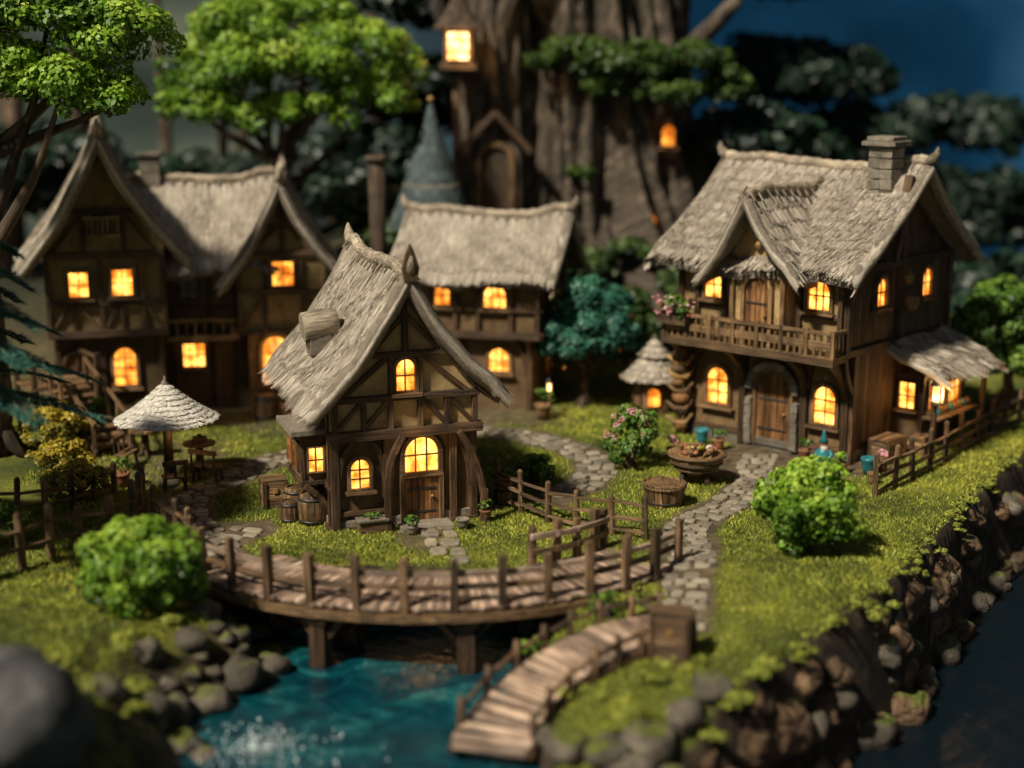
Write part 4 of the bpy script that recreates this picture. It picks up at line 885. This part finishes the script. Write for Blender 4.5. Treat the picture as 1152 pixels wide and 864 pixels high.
crown('moss_foliage',[((2.2,51.4,10.4),(1.4,.9,.8)),((4.2,51.2,10.1),(1.8,1,.8)),((6.4,51.3,10.1),(1.6,1,.7)),((5.4,50.9,9.1),(1.2,.7,.5)),((7.6,51.6,9.2),(1.1,1,.6)),((3.2,51.2,9.4),(.8,.6,.45)),((2.4,50.8,6.4),(.5,.4,.3)),((.6,50.6,4.6),(.8,.5,.35))],leafmat('leaf_moss',[(0,(.01,.03,.005)),(.5,(.04,.09,.012)),(1,(.11,.18,.03))]),.2,1.0,e,30,.42)
# ------------------------------------------------------------------ background vegetation
pads=[]
def blob(x,y,z,r,k=5,fl=.6):
    for i in range(k): pads.append(((x+random.uniform(-.6,.6)*r,y+random.uniform(-.4,.4)*r,z+random.uniform(-.35,.45)*r*fl),(r*random.uniform(.45,.75),r*.55,r*random.uniform(.35,.5)*fl*1.3)))
for a in[(12.4,62,9.6,3.6,9),(10.2,60,6.5,3.0,7),(15,62,6.5,3.2,7),(20.6,66,7.0,3.0,9),(19,62,3.8,3.4,7),(24.5,66,3.4,3.5,7),(11.5,56,4.6,2.6,6),(14.5,53,3.0,2.4,6),(17.5,52,1.9,2.2,6),(21,55,1.6,2.6,6),(9.3,53,7.5,2.4,6),(26,60,1.8,3,6)]: blob(*a)
for a in[(-4,58,8.4,3.2,8),(-4.5,56,5.5,2.8,7),(-6.5,58,6.2,2.8,7),(-3.5,57,13,3.4,8),(-10,60,4.6,3.5,8),(-15,60,4.4,3.6,8),(-20,60,5,4,8),(-1,62,15,4,8),(8.5,60,14.5,3.6,8),(3,66,16,5,8)]: blob(*a)
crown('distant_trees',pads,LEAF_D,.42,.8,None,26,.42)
pads=[]
for a in[(1.0,47.3,1.6,1.0,4),(3.6,47,2.2,1.2,5),(5.2,46.5,1.6,.9,4),(6.6,48.5,3.0,1.3,5),(2.3,49.5,3.3,1.1,5),(8.6,48,2.6,1.4,5),(10.6,47,1.7,1.3,5),(-5,47,2.2,1.4,5),(-3.9,49.5,4.4,1.3,5),(12.5,45.5,1.2,1.1,4),(4.3,49.8,3.8,.9,4),(16,46,1.2,1.5,5),(-5.2,50.5,5.2,1.6,5),(7.8,51,4.6,1.3,5)]: blob(*a)
crown('hillside_shrubs',pads,leafmat('leaf_shrub',[(0,(.008,.024,.005)),(.5,(.026,.064,.011)),(1,(.09,.145,.026))],0),.2,1.0)
m=MB()
for i in range(34):
    x=random.uniform(-36,-6) if i<22 else random.uniform(9,34); y=random.uniform(58,80); limb(m,(x,y,-3 if x>9 else -1),(x+random.uniform(-1,1),y,22 if x<0 else 6),random.uniform(.25,.6),.15,BARK,.5,8,8)
m.build('distant_tree_trunks')
# ------------------------------------------------------------------ fences and bridges
def fence(name,pts,h=.85,sp=.95,rails=(.62,.32),r=.075,mat=FENCE):
    m=MB(); path=catmull([(p[0],p[1],0) for p in pts],.15); L=[0]
    for a,b in zip(path[:-1],path[1:]): L.append(L[-1]+(b-a).length)
    n=max(1,round(L[-1]/sp)); P=[]
    for k in range(n+1):
        d=L[-1]*k/n; i=min(range(len(L)),key=lambda q:abs(L[q]-d)); p=path[i]; z=gz(p.x,p.y); P.append(Vector((p.x,p.y,z)))
    for p in P:
        hh=h*random.uniform(.9,1.15); tl=Vector((random.uniform(-.06,.06),random.uniform(-.06,.06),0)); m.tube([p+Vector((0,0,-.2)),p+Vector((0,0,hh*.5))+tl*.5,p+Vector((0,0,hh))+tl,p+Vector((0,0,hh+.05))+tl],[r*1.1,r,r*.95,r*.5],mat,7,jit=.12,smooth=False)
    for a,b in zip(P[:-1],P[1:]):
        for z in rails: m.beam(a+Vector((0,-.05,z*h/.85+random.uniform(-.05,.05))),b+Vector((0,-.05,z*h/.85+random.uniform(-.05,.05))),.06,.1,mat)
    return m.build(name,None,.01)
fence('wooden_fence',[(8.75,32.9),(10.4,34.9),(12.2,37.2),(14.0,39.4),(16.2,42)],.95,1.05,(.66,.38,.12))
fence('wooden_fence',[(-11.2,25.2),(-10.1,26.8),(-9.2,28.4),(-8.3,29.6),(-8.5,31.4)],1.05,.8,(.66,.36),.09)
fence('wooden_fence',[(-7.9,30.0),(-6.9,28.6),(-6.4,27.3)],1.0,.62,(.66,.36))
fence('wooden_fence',[(-.3,32.4),(.6,31.2),(1.7,30.3),(2.9,29.5)],.95,.85,(.68,.42,.16))
fence('wooden_fence',[(-11.8,30.2),(-10.4,31.2),(-9.6,33.0)],.8,.7)
CX,CY=-1.3,31.3
def RO(a): return 6.5-.6*(a+139)/102
e=empty('wooden_bridge',(0,0,0)); m=MB(); n=92
def ap(a,r,z): return Vector((CX+math.cos(R(a))*r,CY+math.sin(R(a))*r,z))
def dz(a): return .12+.10*math.sin(math.pi*(a+139)/102)
for k in range(n):
    a0=-140.5+104.5*k/n+.04; a1=-140.5+104.5*(k+1)/n-.06; z=dz((a0+a1)/2)+random.uniform(-.01,.01); ex=random.uniform(-.04,.05)
    vs=[];lc=[];off=random.random()*30
    for zz in(z-.07,z):
        for a,r in((a0,RO(a0)-1.9),(a1,RO(a1)-1.9),(a1,RO(a1)+.05+ex),(a0,RO(a0)+.05+ex)): vs.append(ap(a,r,zz)); lc.append((r+off,(a-a0)*.1+off,zz))
    m.add(vs,[(3,2,1,0),(4,5,6,7),(0,1,5,4),(1,2,6,5),(2,3,7,6),(3,0,4,7)],DECK,None,lc)
m.build('deck',e,.008); m=MB(); K=40
for off,hh,w_ in((0,.26,.16),(-1.85,.26,.14),(-.95,.2,.14)):
    for k in range(K):
        a0=-140+103*k/K;a1=-140+103*(k+1)/K; m.beam(ap(a0,RO(a0)+off,dz(a0)-.21),ap(a1,RO(a1)+off,dz(a1)-.21),w_,hh+.004*(k%2),TIMBL if off==0 else TIMB,rv=.45,j=.003)
m.build('edge_beams',e)
m=MB()
def posts(angs,off,hh):
    P=[]
    for a in angs:
        p=ap(a,RO(a)+off,dz(a)-.35); hk=hh*random.uniform(.95,1.08); P.append((p,a)); q=Matrix.Rotation(R(a),3,'Z')@Matrix.Rotation(random.uniform(-.04,.04),3,'X')
        m.box(p+Vector((0,0,(hk+.35)/2)),(.15,.15,hk+.35),FENCE,R3=q,j=.016)
    for (p,a),(p2,a2) in zip(P[:-1],P[1:]):
        for z in((.3,.62) if off else (.34,.6)):
            rr_=.09 if off==0 else -.09; z=z+random.uniform(-.015,.015)
            A0=ap(a,RO(a)+off-rr_,dz(a)+z); A1=ap(a2,RO(a2)+off-rr_,dz(a2)+z); d=(A1-A0); x=d.cross(Vector((0,0,1))).normalized()
            zz=d.normalized(); yv=zz.cross(x); q=Matrix((x,yv,zz)).transposed(); m.box((A0+A1)/2,(.06,.12,d.length+.16),DECK if z>.45 else FENCE,R3=q)
posts([-139+102*k/12 for k in range(13)],0,.95)
posts([-66,-58,-50,-42,-37],-1.85,.85)
m.build('railings',e,.012); m=MB()
for a in(-113,-86):
    for r in(-.25,-1.5):
        p=ap(a,RO(a)+r,0); m.box((p.x,p.y,-.95),(.34,.34,1.9),TIMB,R3=Matrix.Rotation(R(a),3,'Z')); m.box((p.x,p.y,-.2),(.5,.5,.16),TIMB,R3=Matrix.Rotation(R(a),3,'Z'))
        for s in(-1,1):
            t=Vector((-math.sin(R(a)),math.cos(R(a)),0))*s; m.beam(Vector((p.x,p.y,-.75)),Vector((p.x,p.y,-.12))+t*.55,.13,.13,TIMB)
    p0=ap(a,RO(a)-.1,-.1);p1=ap(a,RO(a)-1.7,-.1); m.beam(p0,p1,.22,.2,TIMB); p0.z=p1.z=-.75; m.beam(p0,p1,.14,.14,TIMB)
m.build('supports',e,.015)
e=empty('wooden_boardwalk',(0,0,0)); path=catmull(WALK,.19); m=MB(); m2=MB(); Pl=[];Pr=[]
for i in range(len(path)-1):
    p=path[i];t=(path[i+1]-p).normalized();x=Vector((t.y,-t.x,0)).normalized();y=t;z=x.cross(y).normalized()
    if z.z<0: z=-z
    q=Matrix((x,y,z)).transposed(); m.box(p,(1.3+random.uniform(-.05,.08),.165,.06),DECK,R3=q)
    Pl.append(p-x*.66);Pr.append(p+x*.66)
for S_ in(Pl,Pr):
    for k in range(0,len(S_)-1): m2.beam(S_[k]+Vector((0,0,-.1)),S_[k+1]+Vector((0,0,-.1)),.1,.14,TIMB,rv=.4,j=.002)
    idx=list(range(0,len(S_),3))
    for k in idx:
        p=S_[k]; m2.tube([p+Vector((0,0,-.7)),p+Vector((0,0,.2)),p+Vector((random.uniform(-.03,.03),0,.46*random.uniform(.9,1.15)))],[.075,.07,.055],FENCE,7,jit=.12)
    for a,b_ in zip(idx[:-1],idx[1:]): m2.tube([S_[a]+Vector((0,0,.32)),(S_[a]+S_[b_])/2+Vector((0,0,.29)),S_[b_]+Vector((0,0,.32))],.045,FENCE,6,jit=.15)
m.build('planks',e,.008); m2.build('railings',e)
def chest(name,x,y,w_,d,h,rz,mat=TIMBL):
    e=empty(name,(x,y,gz(x,y)),rz); m=MB(); n=5
    for k in range(n):
        z=h*(k+.5)/n
        m.box((0,-d/2,z),(w_,.04,h/n*.95),mat); m.box((0,d/2,z),(w_,.04,h/n*.95),mat); m.box((-w_/2,0,z),(.04,d,h/n*.95),mat); m.box((w_/2,0,z),(.04,d,h/n*.95),mat)
    for a in(-1,1):
        for b_ in(-1,1): m.box((a*w_/2,b_*d/2,h/2),(.09,.09,h*1.02),TIMB)
    for k in range(4): m.box((0,-d*.39+d*.26*k,h+.03),(w_*1.16,d*.27,.06),mat)
    m.box((0,-d/2-.035,h*.7),(.12,.03,.14),BRASS); m.build('crate',e,.01); return e
chest('wooden_chest',2.78,23.35,.62,.55,.85,-12,FENCE); chest('wooden_crate',9.9,36.3,.8,.55,.6,45); chest('wooden_crate',-5.6,32.1,.5,.5,.65,20); chest('wooden_crate',10.9,36.9,.5,.5,.45,50)
def bar(x,y,r,h,name='wooden_barrel'):
    m=MB(); barrel(m,(x,y,gz(x,y)-.02),r,h); return m.build(name)
bar(-4.5,30.85,.36,.75); bar(-5.0,31.6,.3,.65); bar(-5.05,31.0,.24,.5); bar(-7.2,40.5,.35,.8); bar(-.2,32.3,.22,.5)
e=empty('flower_trough',(-3.1,30.15,gz(-3.1,30.15)),20); m=MB(); m.box((0,0,.16),(.62,.28,.26),TIMBL); m.box((0,0,.3),(.7,.36,.06),STONE)
for s in(-1,1): m.box((s*.25,0,.03),(.1,.3,.12),TIMB)
m.build('trough',e,.01); crown('plants',[((0,0,.36),(.28,.12,.08))],LEAF_M,.06,1,e,10)
e=empty('wooden_tub',(3.6,32.3,gz(3.6,32.3))); m=MB(); n=16
for k in range(n):
    a=2*math.pi*k/n; q=Matrix.Rotation(a,3,'Z')@Matrix.Rotation(.22,3,'Y'); m.box((math.cos(a)*.44,math.sin(a)*.44,.27),(.05,.165,.56),TIMBL,R3=q)
for z,r_ in((.1,.43),(.47,.53)): m.lathe([(r_-.02,z-.03),(r_+.01,z-.03),(r_+.01,z+.03),(r_-.02,z+.03)],(0,0,0),TIMBL if z>.3 else IRON,24)
m.lathe([(.01,.44),(.45,.42)],(0,0,0),SOIL,16); m.build('tub',e,.01)
e=empty('produce_basket',(4.6,34.2,gz(4.6,34.2))); m=MB()
m.lathe([(.3,.25),(.5,.38),(.66,.62),(.7,.78),(.62,.76),(.3,.6)],(0,0,0),TIMBL,22,jit=.02)
for z,r_ in((.4,.54),(.55,.64),(.74,.72)): m.tube([(math.cos(k*.3927)*r_,math.sin(k*.3927)*r_,z) for k in range(17)],.035,FENCE,6)
for k in range(4):
    a=k*1.57+.5; m.tube([(math.cos(a)*.55,math.sin(a)*.55,-.05),(math.cos(a)*.35,math.sin(a)*.35,.35)],[.06,.08],TIMB,7)
for i in range(26):
    a=random.random()*6.28;r_=random.random()**.5*.52; m.ball((math.cos(a)*r_,math.sin(a)*r_,.8+.1*(1-r_)),random.uniform(.06,.11),random.choice([POT,POT,LEAF_Y,FLOWP,TIMBL]),sq=.8,n=6)
m.build('basket',e)
def gnome(x,y,h,mat,name='garden_gnome_statue'):
    e=empty(name,(x,y,gz(x,y))); e.scale=(h,h,h); m=MB()
    m.lathe([(.2,0),(.23,.06),(.2,.25),(.15,.45),(.12,.56),(.05,.6)],(0,0,0),mat,14); m.ball((0,-.01,.67),.1,POT); m.ball((0,-.1,.66),.022,POT,n=5)
    m.lathe([(.12,.0),(.09,.1),(.04,.25),(.01,.34)],(0,0,.71),mat,12); m.lathe([(.02,-.2),(.08,-.1),(.085,0)],(0,-.06,.64),WHITETH,10)
    for s in(-1,1): m.tube([(s*.12,0,.52),(s*.2,-.05,.4),(s*.1,-.17,.36)],[.05,.05,.03],mat,8); m.ball((s*.035,-.09,.69),.012,IRON,n=5)
    m.build('figure',e)
gnome(7.95,35.1,1.05,TEAL)
def pot(x,y,r,h,mat=POT,plant=None,name='flower_pot'):
    e=empty(name,(x,y,gz(x,y)+.02)); m=MB(); m.lathe([(r*.6,0),(r*.85,h*.45),(r*.95,h*.8),(r*1.05,h*.85),(r*1.05,h),(r*.85,h),(r*.8,h*.85),(.01,h*.82)],(0,0,0),mat,16); m.build('pot',e)
    if plant: crown('plant',[((0,0,h+r*.8),(r*1.1,r*1.1,r))],plant,.08,1,e,12)
pot(5.2,37.7,.18,.45,TEAL); pot(5.6,37.2,.15,.3,POT,LEAF_M); pot(7.6,35.7,.16,.35,POT,LEAF_M); pot(9.0,34.6,.2,.45,TEAL); pot(9.4,34.9,.16,.3,POT,FLOWP); pot(-.6,31.0,.14,.25,POT,LEAF_M); pot(-1.1,30.4,.15,.22,STONE); pot(-2.2,29.9,.13,.2,STONE,LEAF_M); pot(-.2,32.9,.2,.4,POT,LEAF_M); pot(4.2,36.0,.16,.32,POT,FLOWP); pot(8.4,34.9,.14,.26,POT,LEAF_B); pot(-9.6,33.7,.2,.35,POT,LEAF_M); pot(-10.3,38.8,.25,.5,POT,LEAF_M); pot(-6.5,40.4,.25,.4,POT,LEAF_M); pot(.9,40.6,.25,.45,TIMBL,LEAF_M); pot(8.9,33.8,.13,.3,TIMBL)
e=empty('carved_totem_post',(4.7,38.9,gz(4.7,38.9))); m=MB()
m.tube([(0,0,-.1),(0,0,2.4)],[.1,.08],TIMBL,8)
for z,r_ in((.3,.22),(.7,.2),(1.1,.26),(1.55,.2),(1.95,.24),(2.35,.16)): m.ball((random.uniform(-.1,.1),-.05,z),r_,random.choice([TIMBL,TIMB,DOORW]),sq=.8)
for z in(.5,.9,1.4,1.8,2.2): m.tube([(-.38,-.1,z+.1),(-.15,-.18,z-.1),(.15,-.18,z-.12),(.36,-.1,z+.12)],[.04,.07,.07,.04],random.choice([TIMBL,BRASS]),7)
m.build('carving',e)
def straw_cone(parent,cz,r,h,n,mat,rows=7,w=.05,core=THB):
    a=rng.uniform(0,6.283,n); f=(np.floor(rng.random(n)*rows)+1)/rows+rng.normal(0,.02,n); l=1.15/rows
    def P(a,f): f=f[:,None]; rr=r*(1-np.clip(f,-1,.985)); return np.concatenate([np.cos(a)[:,None]*rr,np.sin(a)[:,None]*rr,cz+h*(.75*f+.25*f*f)],1)
    A_=P(a,np.minimum(f,.98)); B_=P(a+rng.normal(0,.03,n),f-l); out=np.stack([np.cos(a),np.sin(a),np.full(n,.8)],1); B_=B_+out*(.03+.03*rng.random((n,1))); A_=A_+out*.012; tg=np.stack([-np.sin(a),np.cos(a),np.zeros(n)],1)*w*rng.uniform(.5,1.2,(n,1))
    V=np.stack([A_-tg*.5,A_+tg*.5,B_+tg*.8,B_-tg*.8],1).reshape(-1,3); np_mesh('straw',V,np.arange(len(V)).reshape(-1,4),mat,parent,rv=np.repeat(np.clip(rng.normal(.5,.22,n),0,1),4))
    m=MB(); m.lathe([(r*.98,cz-.02),(r*.5,cz+h*.43),(.05,cz+h*.96)],(0,0,0),core,20,rv=.6); m.lathe([(.08,cz+h*.93),(.1,cz+h*1.0),(.03,cz+h*1.1),(.015,cz+h*1.2)],(0,0,0),THROPE,8); m.build('cone',parent)
e=empty('straw_hut',(4.25,41.6,gz(4.25,41.6))); m=MB()
m.lathe([(.55,-.1),(.6,.1),(.55,1.2)],(0,0,0),PLASTD,18,jit=.02)
for k in range(8): a=k*.785; m.tube([(math.cos(a)*.6,math.sin(a)*.6,-.1),(math.cos(a)*.57,math.sin(a)*.57,1.25)],.06,TIMB,6)
m.prism(contour(.32,.5,True),-.66,-.5,GLOWD,T(-.05,0,.35)); m.build('hut_walls',e); straw_cone(e,1.1,.95,1.0,1800,THATCH,6)
e2=empty('roof_cap',(0,0,1.75)); e2.parent=e; straw_cone(e2,0,.45,.55,500,THATCH,3)
e=empty('straw_parasol',(-8.5,34.0,gz(-8.5,34.0))); m=MB(); m.tube([(0,0,-.1),(0,0,2.1)],[.13,.1],TIMB,9,jit=.05)
for k in range(8): a=k*.785; m.tube([(math.cos(a)*1.05,math.sin(a)*1.05,1.74),(0,0,2.15)],.035,TIMB,5)
m.lathe([(.3,0),(.28,.1),(.14,.2)],(0,0,0),STONE,12); m.build('pole',e); straw_cone(e,1.68,1.18,.9,4200,WHITETH,9,.045,WHITETH)
pl('parasol_lamp',(0.25,-.25,1.35),5,.08,parent=e)
def table(x,y,r,h,name='round_table'):
    e=empty(name,(x,y,gz(x,y))); m=MB()
    n=7
    for k in range(n):
        xa=-r+2*r*k/n;xb=-r+2*r*(k+1)/n-.015; q=lambda t: math.sqrt(max(.01,r*r-t*t))
        m.prism([(xa,-q(xa)),(xb,-q(xb)),(xb,q(xb)),(xa,q(xa))],0,.05,TIMBL,T(0,0,h)@Matrix.Rotation(R(90),4,'X'))
    m.tube([(0,0,0),(0,0,h)],[.12,.09],TIMB,8)
    for k in range(4): a=k*1.57+.4; m.tube([(math.cos(a)*r*.6,math.sin(a)*r*.6,0),(0,0,.25)],[.04,.05],TIMB,6)
    m.lathe([(.05,0),(.14,.03),(.2,.12),(.17,.12),(.02,.05)],(0,.05,h+.06),POT,12); m.ball((0,.05,h+.17),.1,LEAF_M,n=5); m.build('table',e)
table(-8.0,35.2,.42,.72); table(-9.7,36.4,.4,.7)
def bench(x,y,rz,l=.8,name='wooden_bench'):
    e=empty(name,(x,y,gz(x,y)),rz); m=MB()
    for k in(-1,0,1): m.box((0,k*.11,.42),(l,.1,.05),TIMBL)
    for s in(-1,1):
        for t in(-1,1): m.tube([(s*l*.42,t*.15,0),(s*l*.38,t*.1,.4)],[.035,.04],TIMB,6)
    for s in(-1,0,1): m.box((s*l*.4,.2,.62),(.06,.04,.42),TIMB)
    m.box((0,.2,.8),(l,.05,.12),TIMBL); m.build('bench',e,.006)
bench(-7.6,34.2,160); bench(-8.2,33.3,200,.6); bench(-6.4,41.0,10,.9); bench(-9.9,35.3,80,.7)
e=empty('wooden_staircase',(-12.2,38.4,gz(-12.2,38.4)),-52); m=MB(); N_=8
for k in range(N_):
    m.box((k*.36,0,1.15-k*.15),(.38,1.0,.07),TIMBL); m.box((k*.36-.17,0,1.07-k*.15),(.04,.96,.14),TIMB)
for s in(-1,1):
    m.beam((-.2,s*.5,1.1),(N_*.36,s*.5,-.05),.2,.08,TIMB); m.beam((-.2,s*.5,1.95),(N_*.36,s*.5,.75),.1,.09,TIMBL)
    for k in range(5): m.beam((-.15+k*.72,s*.5,1.0-k*.29),(-.15+k*.72,s*.5,1.98-k*.3),.1,.1,TIMBL)
for k in range(8): m.box((-.3-.2*k,0,1.18),(.19,1.9,.07),TIMBL)
for x in(-.3,-1.7):
    for s in(-1,1): m.beam((x,s*.9,-.3),(x,s*.9,2.0),.14,.14,TIMB)
m.beam((-.3,.9,1.9),(-1.8,.9,1.9),.1,.1,TIMBL); m.beam((-.3,-.9,1.9),(-1.8,-.9,1.9),.1,.1,TIMBL); m.build('stairs',e,.008)
for i,(x,y,hh) in enumerate([(1.1,41.2,.7),(-3.6,41.0,.6)]):
    e=empty('garden_lantern',(x,y,gz(x,y))); m=MB(); m.tube([(0,0,-.1),(0,0,hh)],.05,TIMB,6); lantern(m,(0,0,hh),.7); m.build('lantern',e); pl('lantern_light',(0,-.35,hh+.15),8,.08,parent=e)
# ------------------------------------------------------------------ sky backdrop
m=MB(); vs=[];n=40
for k in range(n+1):
    a=R(20+140*k/n)
    for z in(-45,110): vs.append((150*math.cos(a),150*math.sin(a),z))
sk=bpy.data.materials.new('night_sky'); sk.use_nodes=True; nt=sk.node_tree; nt.nodes.clear(); out=nd(nt,'ShaderNodeOutputMaterial')
tc=nd(nt,'ShaderNodeTexCoord').outputs['Object']; mp=nd(nt,'ShaderNodeMapping',{'Vector':tc,'Scale':(.02,.02,.045)})
n1=nd(nt,'ShaderNodeTexNoise',{'Vector':mp.outputs[0],'Scale':1.3,'Detail':5,'Distortion':.5}); sx=nd(nt,'ShaderNodeSeparateXYZ',{0:tc})
fx=nd(nt,'ShaderNodeMapRange',{'Value':sx.outputs[0],'From Min':-60,'From Max':60})
blue=ramp(nt,n1.outputs[0],[(.32,(.002,.009,.020)),(.5,(.005,.032,.065)),(.7,(.03,.10,.17))]); mist=ramp(nt,n1.outputs[0],[(.32,(.006,.013,.012)),(.52,(.06,.072,.052)),(.72,(.26,.26,.17))])  # mist ramp paints the left-hand haze glow into the backdrop colour
fac=nd(nt,'ShaderNodeMapRange',{'Value':fx.outputs[0],'From Min':.3,'From Max':.55})
em=nd(nt,'ShaderNodeEmission',{'Color':mixc(nt,fac.outputs[0],mist,blue),'Strength':1.0}); nt.links.new(em.outputs[0],out.inputs[0])
m.add(vs,[(2*k,2*k+2,2*k+3,2*k+1) for k in range(n)],sk); m.build('sky')
# ------------------------------------------------------------------ light, camera
sd=Vector((-.50,-.52,.80)).normalized()
l=bpy.data.lights.new('sun','SUN'); l.energy=5.0; l.angle=R(4); l.color=(1,.90,.73); o=bpy.data.objects.new('sun',l); o.rotation_euler=(-sd).to_track_quat('-Z','Y').to_euler(); link(o)
W=bpy.data.worlds.new('World'); scene.world=W; W.use_nodes=True; nt=W.node_tree; bg=nt.nodes['Background']
sky=nd(nt,'ShaderNodeTexSky',sky_type='NISHITA',sun_disc=False); sky.sun_elevation=math.asin(sd.z); sky.sun_rotation=math.atan2(sd.x,sd.y)
hs=nd(nt,'ShaderNodeHueSaturation',{'Saturation':.45,'Color':sky.outputs[0]})
nt.links.new(hs.outputs[0],bg.inputs[0]); bg.inputs[1].default_value=.022
cam=bpy.data.cameras.new('camera'); co=bpy.data.objects.new('camera',cam); link(co); co.location=(0,0,10); co.rotation_euler=(R(90-12.4),0,0)
cam.lens=50; cam.sensor_width=36; cam.clip_end=600; cam.clip_start=.5
cam.dof.use_dof=True; cam.dof.focus_distance=33; cam.dof.aperture_fstop=.1
scene.camera=co
scene.view_settings.view_transform='Standard'; scene.view_settings.look='None'; scene.view_settings.exposure=0
